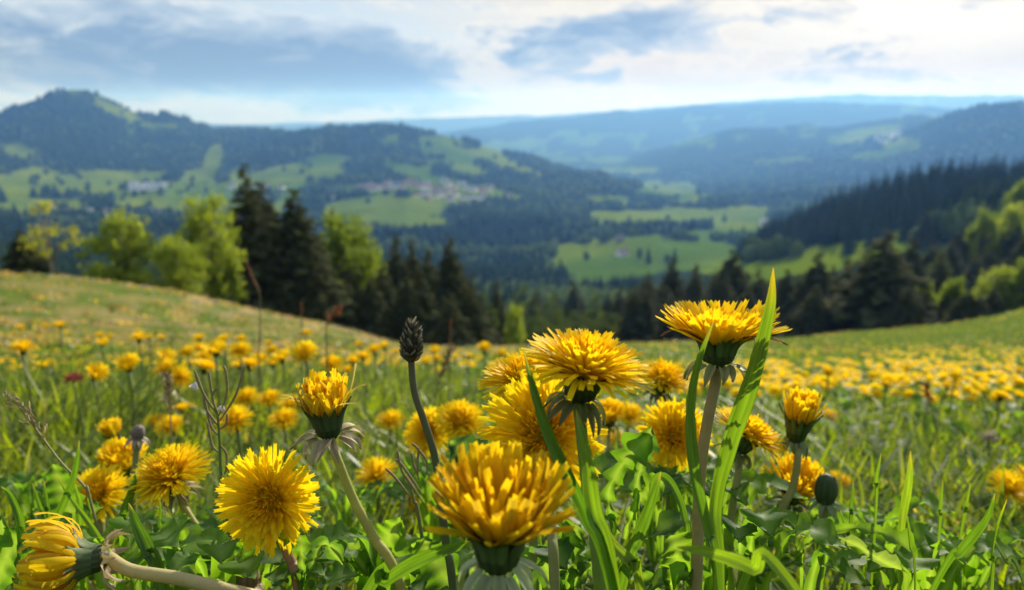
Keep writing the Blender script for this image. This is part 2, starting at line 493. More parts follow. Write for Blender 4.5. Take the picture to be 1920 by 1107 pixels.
na = 360
azs = np.linspace(-math.pi, math.pi, na, endpoint=False)
fr_ = np.linspace(0, 1, 120)
er = edge_r(azs)
Rm = 0.006 * (er[None, :] / 0.006) ** fr_[:, None]
A = np.broadcast_to(azs[None, :], Rm.shape)
X = Rm * np.sin(A); Y = Rm * np.cos(A); Z = ground_z(X, Y)
pxm, pym = px_of(X, Y, Z); pxm = np.where(Y > 0, pxm, 960)
me = grid_mesh('meadow', X, Y, Z, meadow_color(X, Y, Rm, pxm, pym), M_MEADOW, True)

tag(link_mesh('meadow', me), kind='structure')
MZ = np.concatenate([Z, Z[:, :1]], 1)

# land cover of the valley: 1 = wood, 0 = pasture.  (cx, cy, rx, ry, tilt)
PASTURE = [
 (850, 368, 85, 22, 0), (700, 354, 105, 11, 0), (1200, 478, 165, 34, 0), (1130, 494, 105, 34, 0), (1300, 492, 100, 20, 0), (1390, 418, 62, 26, 0), (1330, 440, 60, 9, 0), (1290, 400, 80, 9, 0), (1240, 362, 60, 10, 0),
 (770, 322, 62, 15, .32), (850, 345, 50, 12, .35), (945, 366, 50, 10, .30), (720, 392, 118, 24, 0), (770, 415, 60, 12, 0), (880, 290, 70, 10, .1), (800, 282, 40, 8, .1), (930, 300, 50, 10, .3), (985, 320, 35, 7, .2),
 (830, 262, 40, 6, .1), (730, 262, 18, 12, 0), (398, 305, 20, 30, -.6), (560, 325, 90, 16, 0), (500, 345, 80, 14, 0), (620, 300, 45, 12, 0), (330, 382, 110, 18, 0), (170, 352, 70, 14, 0), (190, 330, 40, 14, 0),
 (60, 385, 70, 12, 0), (280, 350, 60, 12, 0), (40, 285, 35, 16, .3), (95, 330, 40, 12, .2), (430, 385, 60, 12, 0), (190, 190, 75, 7, .42), (235, 218, 40, 6, .3), (300, 235, 40, 4, .1), (245, 240, 10, 16, 0),
 (1210, 480, 150, 26, 0), (1120, 490, 75, 22, 0), (1320, 474, 80, 13, 0), (1380, 440, 70, 10, 0), (1340, 412, 70, 8, 0), (1400, 395, 60, 10, 0), (1250, 352, 55, 13, 0), (1290, 380, 40, 6, 0), (1190, 385, 26, 5, 0),
 (890, 492, 40, 9, 0), (1640, 245, 65, 9, -.12), (1690, 272, 40, 16, 0), (1590, 262, 40, 8, 0), (1640, 290, 50, 6, -.1), (1480, 302, 60, 6, 0), (1300, 265, 40, 8, -.2), (1090, 265, 40, 7, 0), (1140, 300, 50, 8, 0), (1180, 320, 60, 7, 0), (1060, 300, 30, 5, 0),
 (1560, 482, 170, 24, -.22), (1480, 496, 120, 16, -.2), (1740, 428, 110, 20, -.25), (1420, 508, 50, 18, 0), (1640, 462, 90, 20, -.2)]

def pasture(px, py, r):
    wob = (fbm(px / 38, py / 16, 3, 61) - .5)
    best = np.full(px.shape, -9.0)
    for cx, cy_, rx, ry, tl in PASTURE:
        dx = (px - cx) / rx; dy = (py - cy_ - tl * (px - cx)) / ry
        best = np.maximum(best, 1.0 - np.hypot(dx, dy))
    v = best + wob * .7
    patchy = fbm(px / 46, py / 17, 4, 77)
    slope = sstep(px, 690, 780) * sstep(-px, -1080, -960) * sstep(py, 248, 262) * sstep(-py, -345, -330)
    v = np.maximum(v, (patchy - .50) * 3.0 - (1 - slope) * 6)
    left = sstep(-px, -650, -560) * sstep(py, 300, 322) * sstep(-py, -425, -408)
    v = np.maximum(v, (patchy - .47) * 3.0 - (1 - left) * 6)
    patchy = fbm(px / 95, py / 15, 3, 79)
    vall = sstep(px, 1020, 1120) * sstep(-px, -1480, -1400) * sstep(py, 350, 366) * sstep(-py, -450, -425)
    v = np.maximum(v, (patchy - .46) * 3.0 - (1 - vall) * 6)
    patchy = fbm(px / 46, py / 17, 4, 77)
    farp = sstep(r, 4800, 5600)
    v = np.maximum(v, (patchy - .64) * 3.0 - (1 - farp) * 6)
    return v

na2, nr2 = 620, 250
az2 = np.linspace(-1.02, 1.02, na2)
er2 = edge_r(az2) * .97
fr2 = np.linspace(0, 1, nr2)
TR = er2[None, :] * (17000.0 / er2[None, :]) ** fr2[:, None]
TA = np.broadcast_to(az2[None, :], TR.shape)
TX = TR * np.sin(TA); TY = TR * np.cos(TA); TZ = ground_z(TX, TY)
TZ[0] -= .6; TZ[1] -= .25
TPX, TPY = px_of(TX, TY, TZ)
TV = pasture(TPX, TPY, TR)
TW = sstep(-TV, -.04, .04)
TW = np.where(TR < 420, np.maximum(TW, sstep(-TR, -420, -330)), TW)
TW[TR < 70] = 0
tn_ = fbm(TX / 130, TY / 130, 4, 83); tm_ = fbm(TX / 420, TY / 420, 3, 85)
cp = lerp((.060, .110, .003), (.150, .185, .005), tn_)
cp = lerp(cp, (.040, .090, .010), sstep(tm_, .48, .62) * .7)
cw = lerp((.010, .018, .008), (.019, .032, .012), tn_)  # wood floor: the shade between the crowns is put into this dark colour
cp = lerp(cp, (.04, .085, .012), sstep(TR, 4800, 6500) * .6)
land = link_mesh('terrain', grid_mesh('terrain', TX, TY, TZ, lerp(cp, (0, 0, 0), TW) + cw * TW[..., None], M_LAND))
tag(land, kind='structure')

def gz(x, y):
    """height of the built ground sheets at x, y (looked up on their grids)"""
    scalar = np.isscalar(x) or np.ndim(x) == 0
    x = np.atleast_1d(np.asarray(x, float)); y = np.atleast_1d(np.asarray(y, float))
    r = np.maximum(np.hypot(x, y), .0061); a = np.arctan2(x, y)
    e_ = np.interp(a, azs, er)
    fi = np.clip(np.log(r / .006) / np.log(e_ / .006), 0, 1) * 119; fj = (a + math.pi) / (2 * math.pi) * na
    i = np.minimum(fi.astype(int), 118); j = np.minimum(fj.astype(int), na - 1); u = fi - i; v = fj - j
    z = (MZ[i, j] * (1 - v) + MZ[i, j + 1] * v) * (1 - u) + (MZ[i + 1, j] * (1 - v) + MZ[i + 1, j + 1] * v) * u
    e2 = np.interp(a, az2, er2); far_ = r > e_
    if far_.any():
        fi = np.clip(np.log(r / e2) / np.log(17000. / e2), 0, 1) * (nr2 - 1); fj = np.clip((a + 1.02) / 2.04, 0, 1) * (na2 - 1)
        i = np.minimum(fi.astype(int), nr2 - 2); j = np.minimum(fj.astype(int), na2 - 2); u = fi - i; v = fj - j
        zt = (TZ[i, j] * (1 - v) + TZ[i, j + 1] * v) * (1 - u) + (TZ[i + 1, j] * (1 - v) + TZ[i + 1, j + 1] * v) * u
        z = np.where(far_, zt, z)
    return float(z[0]) if scalar else z

# ------------------------------------------------------------------ far woods: one mass of small crowns
def cone_crown(nside):
    """unit conifer crown: base at z=0, tip z=1, radius 1"""
    V = [(0, 0, 1.0)]
    for z, rr in ((.52, .55), (.50, .36), (.06, 1.0)):
        for k in range(nside):
            a = 2 * math.pi * k / nside + z * 3
            V.append((rr * math.cos(a), rr * math.sin(a), z))
    Fc = []
    n = nside
    for k in range(n):
        k2 = (k + 1) % n
        Fc.append((0, 1 + k, 1 + k2))
        for lv in (0, 1):
            a, b = 1 + lv * n, 1 + (lv + 1) * n
            Fc += [(a + k, b + k, b + k2), (a + k, b + k2, a + k2)]
    return np.array(V, float), np.array(Fc)

def ball_crown():
    V = [(0, 0, 1.0)]
    for z, rr in ((.85, .62), (.5, 1.0), (.12, .72)):
        for k in range(5):
            a = 2 * math.pi * k / 5 + z * 2
            V.append((rr * math.cos(a), rr * math.sin(a), z))
    Fc = []
    for k in range(5):
        k2 = (k + 1) % 5
        Fc.append((0, 1 + k, 1 + k2))
        for lv in (0, 1):
            a, b = 1 + lv * 5, 1 + (lv + 1) * 5
            Fc += [(a + k, b + k, b + k2), (a + k, b + k2, a + k2)]
    return np.array(V, float), np.array(Fc)

def scatter_mesh(name, unitV, unitF, pos, rad, hgt, cols, jit, mat, smooth=True):
    n, k = len(pos), len(unitV)
    rot = RNG.random(n) * 6.283
    c, s = np.cos(rot)[:, None], np.sin(rot)[:, None]
    j = 1 + (RNG.random((n, k)) - .5) * jit
    ux, uy, uz = unitV[:, 0], unitV[:, 1], unitV[:, 2]
    V = np.empty((n, k, 3), np.float32)
    V[..., 0] = pos[:, 0:1] + rad[:, None] * (ux * c - uy * s) * j
    V[..., 1] = pos[:, 1:2] + rad[:, None] * (ux * s + uy * c) * j
    V[..., 2] = pos[:, 2:3] + hgt[:, None] * uz * (1 + (j - 1) * .35)
    Fc = (unitF[None] + (np.arange(n) * k)[:, None, None]).reshape(-1, 3)
    C = np.repeat(cols, k, 0)
    return mesh_of(name, V.reshape(-1, 3), Fc, C, mat, smooth)

def bilerp(G, fi, fj):
    i = np.clip(fi.astype(int), 0, G.shape[0] - 2); j = np.clip(fj.astype(int), 0, G.shape[1] - 2)
    u = fi - i; v = fj - j
    return (G[i, j] * (1 - v) + G[i, j + 1] * v) * (1 - u) + (G[i + 1, j] * (1 - v) + G[i + 1, j + 1] * v) * u

NT_ = 150000
fi = RNG.random(NT_) * (nr2 - 2); fj = RNG.random(NT_) * (na2 - 2)
tr_ = bilerp(TR, fi, fj); tw_ = bilerp(TW, fi, fj); tpx = bilerp(TPX, fi, fj); tpy = bilerp(TPY, fi, fj)
tx_, ty_, tz_ = bilerp(TX, fi, fj), bilerp(TY, fi, fj), bilerp(TZ, fi, fj)
hedge = RNG.random(NT_) < np.where((tpx > 1040) & (tpx < 1480), .006, .016)
keep = ((tw_ > .55) | ((hedge) & (tr_ > 700))) & (tr_ > 430) & (tr_ < 5000) & (tpx > -60) & (tpx < 1990)
keep &= ~((tr_ > 480) & (tr_ < 760) & (tpx > 1385) & (tpy > 330) & (tpy < 480) & (tw_ > .55))  # the ridge wood is planted tree by tree
keep &= ~((tr_ > 1000) & (tr_ < 1300) & (tpx > 1130) & (tpx < 1200) & (tpy > 455) & (tpy < 500))
# keep the open views: nothing stands in the village, nor so near that it would screen the fields behind
_tp = px_of(tx_, ty_, tz_ + 24)[1]; _jx = tpx + (fbm(tpx / 30, tpy / 12, 2, 201) - .5) * 130
keep &= ~((_jx > 1045) & (_jx < 1400) & (tr_ < 900) & (_tp < 512))
keep &= ~((tpx > 1060) & (tpx < 1400) & (tr_ < 1350) & (_tp < 455) & (RNG.random(NT_) < .75))
keep &= ~((((tpx - 850) / 85) ** 2 + ((tpy - 368) / 22) ** 2 < 1) & (RNG.random(NT_) < .86))
keep &= ~((tpx > 610) & (tpx < 800) & (np.abs(tpy - 354) < 10) & (RNG.random(NT_) < .93))
keep &= ~((_jx > 610) & (_jx < 850) & (tr_ < 1880) & (_tp < 414) & (tpy < 440))
pos = np.stack([tx_, ty_, tz_], 1)[keep]; rr_ = tr_[keep]; ppx = tpx[keep]; ppy = tpy[keep]
grow = np.clip(rr_ / 900, 1.0, 4.0) ** .42
mixn = fbm(pos[:, 0] / 160, pos[:, 1] / 160, 3, 91) + (RNG.random(len(pos)) - .5) * .35
mixn += sstep(ppx, 950, 1020) * sstep(-ppx, -1500, -1400) * .10
dec = mixn > .56
def treecol(n, a, b):
    t = RNG.random(n)[:, None]
    return np.array(a) + (np.array(b) - np.array(a)) * t
nc = int((~dec).sum()); nd_ = int(dec.sum())
hc = (17 + 9 * RNG.random(nc)) * grow[~dec] ** .5
posc = pos[~dec]; rc_ = (3.2 + 1.5 * RNG.random(nc)) * grow[~dec]; colc = treecol(nc, (.012, .027, .013), (.026, .046, .018))
near_ = rr_[~dec] < 1500
uV, uF = cone_crown(5)
tag(link_mesh('valley_conifer_forest', scatter_mesh('valley_conifer_forest', uV, uF, posc[near_], rc_[near_], hc[near_], colc[near_], .35, M_FARWOOD, False)), kind='stuff', label='dark conifer woods in the valley below the meadow', cat='forest')
uV = np.array([(0, 0, 1.)] + [(math.cos(6.283 * k / 6), math.sin(6.283 * k / 6), .08) for k in range(6)]); uF = np.array([(0, 1 + k, 1 + (k + 1) % 6) for k in range(6)])
tag(link_mesh('far_conifer_forest', scatter_mesh('far_conifer_forest', uV, uF, posc[~near_], rc_[~near_] * np.interp(rr_[~dec][~near_], [1500, 2600, 3600], [1.25, 1.4, 2.0]), hc[~near_] * .85, colc[~near_], .4, M_FARWOOD, True)), kind='stuff', label='dark conifer woods covering the far hills', cat='forest')
hd = (9 + 8 * RNG.random(nd_)) * grow[dec] ** .5
uV, uF = ball_crown()
tag(link_mesh('far_broadleaf_forest', scatter_mesh('far_broadleaf_forest', uV, uF, pos[dec], (4.2 + 2.2 * RNG.random(nd_)) * grow[dec], hd,
    treecol(nd_, (.034, .060, .016), (.095, .125, .030)), .4, M_FARWOOD, True)), kind='stuff', label='pale green broadleaf woods mixed between the far conifers', cat='forest')

# ------------------------------------------------------------------ near trees, each a thing with trunk and crown
def spruce_meshes(seed, levels=50, per=8, nspray=12, dens=1.0, col_a=(.055, .064, .028), col_b=(.100, .112, .048), spread=.17):
    rnd = random.Random(seed); mbc, mbt = MB(), MB()
    tube(mbt, [(0, 0, -.03), (0, 0, .3), (.003, 0, .7), (0, .002, .97)], [.016, .012, .006, .0015], (.065, .052, .040) if levels > 30 else (.03, .032, .022), 7)
    V = []; Fc = []; C = []
    for lv in range(levels):
        h = .05 + .94 * (lv + rnd.random() * .6) / levels
        R = spread * (1 - h) ** .86 * (.80 + .4 * rnd.random()) + .006
        for b in range(per if h < .85 else 4):
            a = 6.283 * (b + rnd.random() * .8) / per + lv * 1.1
            L = R * (.7 + .5 * rnd.random())
            droop = .28 + .25 * rnd.random()
            if L > .05 and levels > 30:
                tube(mbt, [(0, 0, h), (math.cos(a) * L * .5, math.sin(a) * L * .5, h - droop * L * .35), (math.cos(a) * L * .95, math.sin(a) * L * .95, h - droop * L * .75)], [.0028, .0018, .0006], (.07, .055, .04), 3)
            m = max(2, int(nspray * (L / spread) ** .5 * dens * 1.3))
            for k in range(m):
                t = .18 + .82 * (k + rnd.random() * .7) / m
                cx, cy2 = math.cos(a) * L * t, math.sin(a) * L * t
                cz = h - droop * L * t + .10 * L * t * t
                s = (.026 + .024 * rnd.random()) * (.30 + 1.0 * (1 - h))
                da = a + (rnd.random() - .5) * 1.8
                ex, ey = math.cos(da), math.sin(da)
                sx, sy = -ey, ex
                hang = -.25 - .8 * rnd.random()
                t1 = rnd.random(); col = [col_a[i] + (col_b[i] - col_a[i]) * t1 * t1 for i in range(3)]
                o = len(V)
                wz = (rnd.random() - .5) * s * .8
                V += [(cx - sx * s * .55, cy2 - sy * s * .55, cz + wz), (cx + sx * s * .55, cy2 + sy * s * .55, cz - wz),
                      (cx + ex * s + sx * s * .15, cy2 + ey * s + sy * s * .15, cz + hang * s), (cx + ex * s * .3 - sx * s * .4, cy2 + ey * s * .3 - sy * s * .4, cz + hang * s * 1.3)]
                Fc.append((o, o + 1, o + 2, o + 3)); C += [col] * 4
    mbc.add(V, Fc, C)
    return mbt.mesh('spruce_trunk', M_BARK), mbc.mesh('spruce_crown', M_NEEDLE, smooth=False)

def broad_meshes(seed, ca, cb, clumps=70, leaves=75, wide=.36, low=.10, sparse=1.0, bark=(.13, .11, .085)):
    rnd = random.Random(seed); mbt = MB(); V = []; Fc = []; C = []
    cent = []
    while len(cent) < clumps:
        x, y, z = rnd.uniform(-1, 1), rnd.uniform(-1, 1), rnd.uniform(-1, 1)
        d = math.sqrt(x * x + y * y + z * z)
        if d > 1 or d < .35 * rnd.random() + .2: continue
        prof = 1.0 - .35 * max(0, z)
        sec = int((math.atan2(y, x) + 3.15) * 1.1) * 7 + int((z + 1) * 3.2)
        prof *= .62 + .62 * random.Random(seed * 100 + sec).random()
        cent.append((x * wide * prof * rnd.uniform(.85, 1.12), y * wide * prof, low + (1 - low) * (.5 + z * .5) * rnd.uniform(.92, 1.0)))
    tube(mbt, [(0, 0, -.03), (.01, 0, .2), (-.01, .01, .5), (.005, 0, .85)], [.026, .019, .011, .002], bark, 7)
    for i, (x, y, z) in enumerate(cent):
        if i % 2 == 0:
            z0 = max(.08, z * .55 - .05)
            tube(mbt, [(0, 0, z0), (x * .45, y * .45, (z0 + z) * .5 + .02), (x * .95, y * .95, z)], [.009, .005, .0015], bark, 4)
        cr = rnd.uniform(.045, .095) * (wide / .36) ** .5
        t0 = rnd.random()
        for k in range(int(leaves * sparse)):
            u = (rnd.gauss(0, .55), rnd.gauss(0, .55), rnd.gauss(0, .42))
            p = (x + u[0] * cr, y + u[1] * cr, z + u[2] * cr)
            s = rnd.uniform(.009, .021)
            n1 = unit((rnd.uniform(-1, 1), rnd.uniform(-1, 1), rnd.uniform(-.6, .6)))
            n2 = unit(np.cross(n1, (rnd.uniform(-1, 1), rnd.uniform(-1, 1), rnd.uniform(-1, 1))))
            t = min(1, max(0, t0 * .6 + rnd.random() * .4)); col = [ca[q] + (cb[q] - ca[q]) * t for q in range(3)]
            o = len(V); p = np.array(p)
            V += [p - n1 * s, p + n2 * s * .7, p + n1 * s, p - n2 * s * .7]
            Fc.append((o, o + 1, o + 2, o + 3)); C += [col] * 4
    mbc = MB(); mbc.add(V, Fc, C)
    return mbt.mesh('tree_trunk', M_BARK), mbc.mesh('tree_crown', M_CROWN, smooth=False)

SPR = [spruce_meshes(3), spruce_meshes(4, 42, 7, 7, spread=.20), spruce_meshes(5, 50, 6, 6, spread=.14)]
SPR_FAR = [spruce_meshes(8, 24, 7, 6, .9, (.009, .028, .013), (.024, .048, .021), .16), spruce_meshes(9, 22, 7, 6, .9, (.008, .026, .012), (.022, .045, .019), .19)]
BRIGHT = [broad_meshes(21, (.17, .235, .028), (.34, .38, .06), 95, 80), broad_meshes(22, (.16, .225, .026), (.32, .36, .055), 90, 80, .34, .06)]
MID = [broad_meshes(23, (.07, .12, .016), (.20, .25, .036), 110, 80, .38, .10), broad_meshes(24, (.034, .058, .012), (.085, .112, .024), 60, 60, .40, .08)]
THIN = broad_meshes(25, (.22, .24, .03), (.38, .36, .05), 20, 50, .30, .22, 1.0, (.22, .18, .14))

def plant_tree(name, meshes, px, py_top, r, wpx=None, label=None, group=None, cat='tree', natural=None, rz=None, py_base=None):
    az_, _ = azel(px, py_top)
    x, y = r * math.sin(az_), r * math.cos(az_)
    zg = gz(x, y)
    d = ray(px, py_top); zt = EYE[2] + r * d[2] / math.hypot(d[0], d[1])
    h = max(zt - zg, 2.0)
    dep = y * FW[1] + (zg - EYE[2]) * FW[2]
    wid = h if wpx is None else wpx / F * dep / natural
    e = empty(name, (x, y, zg - .05 * min(h, 4)))
    e.scale = (wid, wid, h)
    e.rotation_euler = (0, 0, random.random() * 6.283 if rz is None else rz)
    link_mesh('trunk', meshes[0], e); link_mesh('crown', meshes[1], e)
    tag(e, label, cat, group)
    return e

spr = lambda px, pt, r, lab, k=0, w=None, g='spruces at the lower edge of the meadow': plant_tree('spruce_tree', SPR[k % 3], px, pt, r, w * 1.7 if w else None, lab, g, natural=(.34, .40, .28)[k % 3])
brd = lambda px, pt, r, w, lab, m, g='broadleaf trees at the lower edge of the meadow': plant_tree('broadleaf_tree', m, px, pt, r, w, lab, g, natural=.78)

spr(33, 424, 56, 'small dark spruce at the far left end of the meadow edge', 0, 62)
spr(62, 462, 60, 'low brownish spruce beside the thin yellow-green sapling', 1, 60)
plant_tree('broadleaf_sapling', THIN, 76, 366, 54, 95, 'thin yellow-green young tree with sparse tufts on the left slope', natural=.62)
brd(222, 384, 58, 158, 'light green broadleaf tree, leftmost of the bright three', BRIGHT[0])
brd(322, 428, 54, 132, 'low bright green broadleaf tree between two taller ones', BRIGHT[1])
brd(385, 344, 60, 146, 'tall light green broadleaf tree left of the big spruces', BRIGHT[1])
spr(455, 296, 66, 'tallest dark spruce with a pointed tip on the left', 2, 92)
spr(484, 330, 70, 'dark spruce leaning close behind the tallest one', 0, 100)
spr(437, 392, 74, 'dark spruce hidden behind the tall light green tree', 1, 90)
spr(547, 344, 66, 'tall spruce standing left of the rounded green broadleaf tree', 0, 105)
spr(516, 395, 72, 'spruce filling the gap between the two tall left spruces', 1, 100)
spr(585, 450, 64, 'lower brownish spruce in front of the rounded green tree', 1, 95)
brd(640, 386, 76, 190, 'large rounded mid green broadleaf tree among the left spruces', MID[0])
brd(688, 455, 80, 95, 'smaller mid green broadleaf tree at the right flank of the large one', MID[0])
spr(622, 378, 90, 'spruce whose tip peeks over the rounded green tree', 2, 40)
spr(676, 408, 92, 'thin spruce tip rising behind the right side of the rounded green tree', 2, 34)
spr(740, 430, 74, 'dark spruce, first of the close row right of the rounded tree', 2, 62)
spr(771, 441, 76, 'dark spruce, second of the close row right of the rounded tree', 2, 60)
spr(801, 455, 80, 'lower dark spruce in the middle of the close row', 2, 60)
spr(842, 437, 74, 'dark spruce at the right end of the close row', 0, 74)
spr(716, 478, 70, 'shadowed spruce squeezed left of the close dark row', 1, 60)
spr(868, 498, 78, 'shorter spruce just right of the close dark row', 1, 60)
spr(884, 503, 84, 'slim dark spruce above the drop of the slope', 2, 34)
spr(930, 520, 96, 'slim spruce left of the small bright bush', 2, 46)
brd(905, 548, 88, 62, 'shaded green broadleaf tree right of the close spruce row', MID[1])
brd(966, 562, 72, 52, 'small bright green bushy tree at the end of the left wood', BRIGHT[1])
spr(1262, 478, 140, 'pointed dark spruce directly behind the tallest dandelion, left side', 0, 66)
spr(1216, 502, 135, 'dark spruce left of the pointed one behind the tallest dandelion', 1, 66)
spr(1306, 490, 138, 'dark spruce standing above the tallest dandelion', 2, 56)
spr(1376, 462, 140, 'tall dark spruce rising above the tallest dandelion at its right', 0, 84)
spr(1340, 505, 132, 'short spruce between two taller ones above the tallest dandelion', 1, 66)
spr(1424, 498, 134, 'dark spruce left of the upright grass blade tip', 1, 66)
spr(1478, 500, 126, 'dark spruce just right of the upright grass blade tip', 0, 60)
spr(1536, 468, 122, 'tall dark spruce between the grass tip and the broadest spruce', 0, 76)
spr(1592, 478, 124, 'dark spruce next left of the broadest spruce', 2, 60)
spr(1570, 512, 118, 'low spruce in front of the row left of the broadest spruce', 1, 70)
spr(1664, 424, 108, 'broadest spruce of the right wood with layered branches', 1, 150)
spr(1716, 442, 150, 'spruce behind the right side of the broadest spruce', 0, 60)
spr(1630, 500, 120, 'shadowed spruce at the left foot of the broadest spruce', 1, 80)
spr(1742, 392, 430, 'single dark spruce standing on the shaded clearing under the ridge', 0, 30, None)
brd(1885, 490, 112, 118, 'pale green broadleaf tree at the right edge of the wood', BRIGHT[0])
brd(1930, 478, 110, 90, 'green broadleaf tree cut by the right border', MID[0])
brd(1795, 512, 112, 70, 'light green broadleaf tree right of the broadest spruce', MID[0])
brd(1738, 520, 116, 66, 'green broadleaf tree touching the broadest spruce', MID[0])
brd(1852, 385, 230, 70, 'light green broadleaf tree high on the right slope', MID[0])
brd(1905, 372, 235, 80, 'light green broadleaf tree highest on the right slope', BRIGHT[0])
brd(1770, 470, 190, 50, 'small green broadleaf tree between dark spruces on the right slope', MID[1])
brd(1918, 330, 300, 60, 'pale broadleaf tree under the ridge at the right border', MID[0])

# closing ranks of the wood behind the named trees
BELT = [(430, 430), (560, 440), (640, 470), (700, 480), (860, 490), (900, 535), (980, 545), (1100, 548), (1200, 530), (1400, 525), (1550, 512), (1700, 505), (1800, 475), (1920, 440)]
k = 0
for px in range(428, 890, 13):
    p_ = px + random.uniform(-9, 9)
    spr(p_, _row(BELT, p_) + random.uniform(-6, 48), random.uniform(84, 100), 'dark spruce in the shadowed inner ranks of the left wood', k, 70, 'inner spruces of the left wood'); k += 1
for px in range(980, 1216, 17):
    p_ = px + random.uniform(-8, 8)
    if k % 5 in (0, 2, 3): spr(p_, random.uniform(518, 560), random.uniform(150, 210), 'dark spruce in the hollow behind the drop of the meadow', k, 44, 'spruces in the hollow')
    else: brd(p_, random.uniform(528, 572), random.uniform(150, 220), 58, 'dull green broadleaf tree in the hollow behind the drop of the meadow', MID[1], 'broadleaf trees in the hollow')
    k += 1
for px in range(985, 1260, 20):
    p_ = px + random.uniform(-9, 9)
    brd(p_, random.uniform(575, 600), random.uniform(112, 130), 62, 'low shaded broadleaf tree close below the brow of the meadow', MID[1], 'low trees below the brow')
for px in range(1190, 1770, 12):
    p_ = px + random.uniform(-9, 9)
    spr(p_, _row(BELT, p_) + random.uniform(-22, 28), random.uniform(128, 165), 'dark spruce in the shadowed inner ranks of the right wood', k, 58, 'inner spruces of the right wood'); k += 1
for px in range(1745, 1950, 20):
    p_ = px + random.uniform(-8, 8)
    spr(p_, _row(BELT, p_) + random.uniform(-55, 10), random.uniform(185, 235), 'dark spruce on the slope above the right end of the meadow', k, 46, 'spruces on the right slope'); k += 1
for px in range(1720, 1950, 25):
    p_ = px + random.uniform(-8, 8)
    spr(p_, random.uniform(528, 552), random.uniform(98, 112), 'short dark spruce along the right rim of the meadow', k, 52, 'short spruces along the right rim'); k += 1

for px in range(446, 905, 21):  # extra low rank, added in place of shade to darken the wood's foot
    p_ = px + random.uniform(-8, 8)
    spr(p_, random.uniform(505, 550) + max(0, (p_ - 700) * .1), random.uniform(62, 70), 'low dark spruce added to darken the foot of the left wood just behind the slope', k, 62, 'low spruces added to darken the foot of the left wood'); k += 1

for px in range(1196, 1740, 19):
    p_ = px + random.uniform(-8, 8)
    spr(p_, random.uniform(528, 572) - max(0, (p_ - 1500) * .06), random.uniform(100, 122), 'low dark spruce at the foot of the right wood behind the yellow field', k, 58, 'low spruces at the foot of the right wood'); k += 1

# the wooded ridge on the right, tree by tree
RIDGE = [(1392, 432), (1440, 408), (1500, 378), (1560, 350), (1610, 332), (1660, 318), (1700, 304), (1750, 294), (1800, 289), (1860, 287), (1960, 286)]
n_r = 0
for row in range(6):
    for px in np.arange(1396 + row * 5, 1965, 12 + row * 2.0):
        p_ = px + random.uniform(-5, 5)
        if row and p_ < 1420 + row * 14: continue
        top = _row(RIDGE, p_) + row * random.uniform(14, 20) + random.uniform(-5, 7)
        lim = np.interp(p_, [1400, 1500, 1600, 1700, 1800, 1950], [452, 440, 420, 392, 368, 360])
        if top > lim: continue
        rr = 640 - row * 32 + random.uniform(-10, 10)
        plant_tree('ridge_spruce', SPR_FAR[n_r % 2], p_, top, rr, random.uniform(24, 34), 'dark spruce in the dense wood on the right-hand ridge', 'spruces of the ridge wood', natural=(.32, .38)[n_r % 2])
        n_r += 1

# ------------------------------------------------------------------ houses
def house(px, py, r, w, d, h, wall, roof, label, group, rot):
    azh, _ = azel(px, py); x, y = r * math.sin(azh), r * math.cos(azh); z = gz(x, y)
    e = empty('house', (x, y, z)); e.rotation_euler = (0, 0, rot)
    mb = MB(); a, b = w / 2, d / 2; zl = -2.5
    V = [(-a, -b, zl), (a, -b, zl), (a, b, zl), (-a, b, zl), (-a, -b, h), (a, -b, h), (a, b, h), (-a, b, h), (-a, 0, h + b * .75), (a, 0, h + b * .75)]
    mb.add(V, [(0, 1, 5, 4), (1, 2, 6, 9, 5), (2, 3, 7, 6), (3, 0, 4, 8, 7)], wall)
    mb.build('wall', M_HOUSE, e, smooth=False)
    rb = MB(); o = 1.0; hh = h + b * .75 + .25; lo = h - o * .75 + .25; t = .3
    V = [(-a - o, -b - o, lo), (a + o, -b - o, lo), (a + o, 0, hh), (-a - o, 0, hh), (-a - o, b + o, lo), (a + o, b + o, lo)]
    V += [(p[0], p[1], p[2] + t) for p in V]
    rb.add(V, [(6, 7, 8, 9), (9, 8, 11, 10), (0, 3, 2, 1), (3, 4, 5, 2), (0, 1, 7, 6), (4, 10, 11, 5), (0, 6, 9, 3), (3, 9, 10, 4), (1, 2, 8, 7), (2, 5, 11, 8)], roof)
    rb.build('roof', M_HOUSE, e, smooth=False)
    tag(e, label, 'house', group)
WALLS = [(.82, .80, .76), (.78, .74, .66), (.85, .83, .80), (.45, .34, .24), (.8, .76, .7)]
ROOFS = [(.27, .15, .11), (.20, .15, .12), (.17, .17, .18), (.28, .17, .13), (.22, .21, .21)]
def hs(px, py, r, label, group=None, s=1.0, wall=None, roof=None):
    house(px, py, r, random.uniform(12, 20) * s, random.uniform(10, 13) * s, random.uniform(5.5, 8) * s, wall or random.choice(WALLS), roof or random.choice(ROOFS), label, group, random.uniform(-.6, .6))
hs(1166, 480, 1010, 'single farmhouse with white gable on the bright valley pasture', None, .95, (.85, .8, .76), (.30, .20, .18))
hs(1162, 458, 1120, 'dark roofed barn just behind the single farmhouse in the pasture', None, .8, (.3, .25, .2), (.2, .19, .19))
hs(924, 520, 880, 'lone house with a reddish roof in the wood below the village', None, .7, (.7, .6, .55), (.42, .2, .16))
hs(1435, 425, 1560, 'long pale shed at the foot of the wooded ridge', None, 1.4, (.8, .78, .74), (.62, .55, .5))
spots = []
while len(spots) < 38:
    a_, b_ = random.gauss(850, 40), random.gauss(366, 13)
    if all(abs(a_ - c_) > 11 or abs(b_ - d_) > 6 for c_, d_ in spots): spots.append((a_, b_))
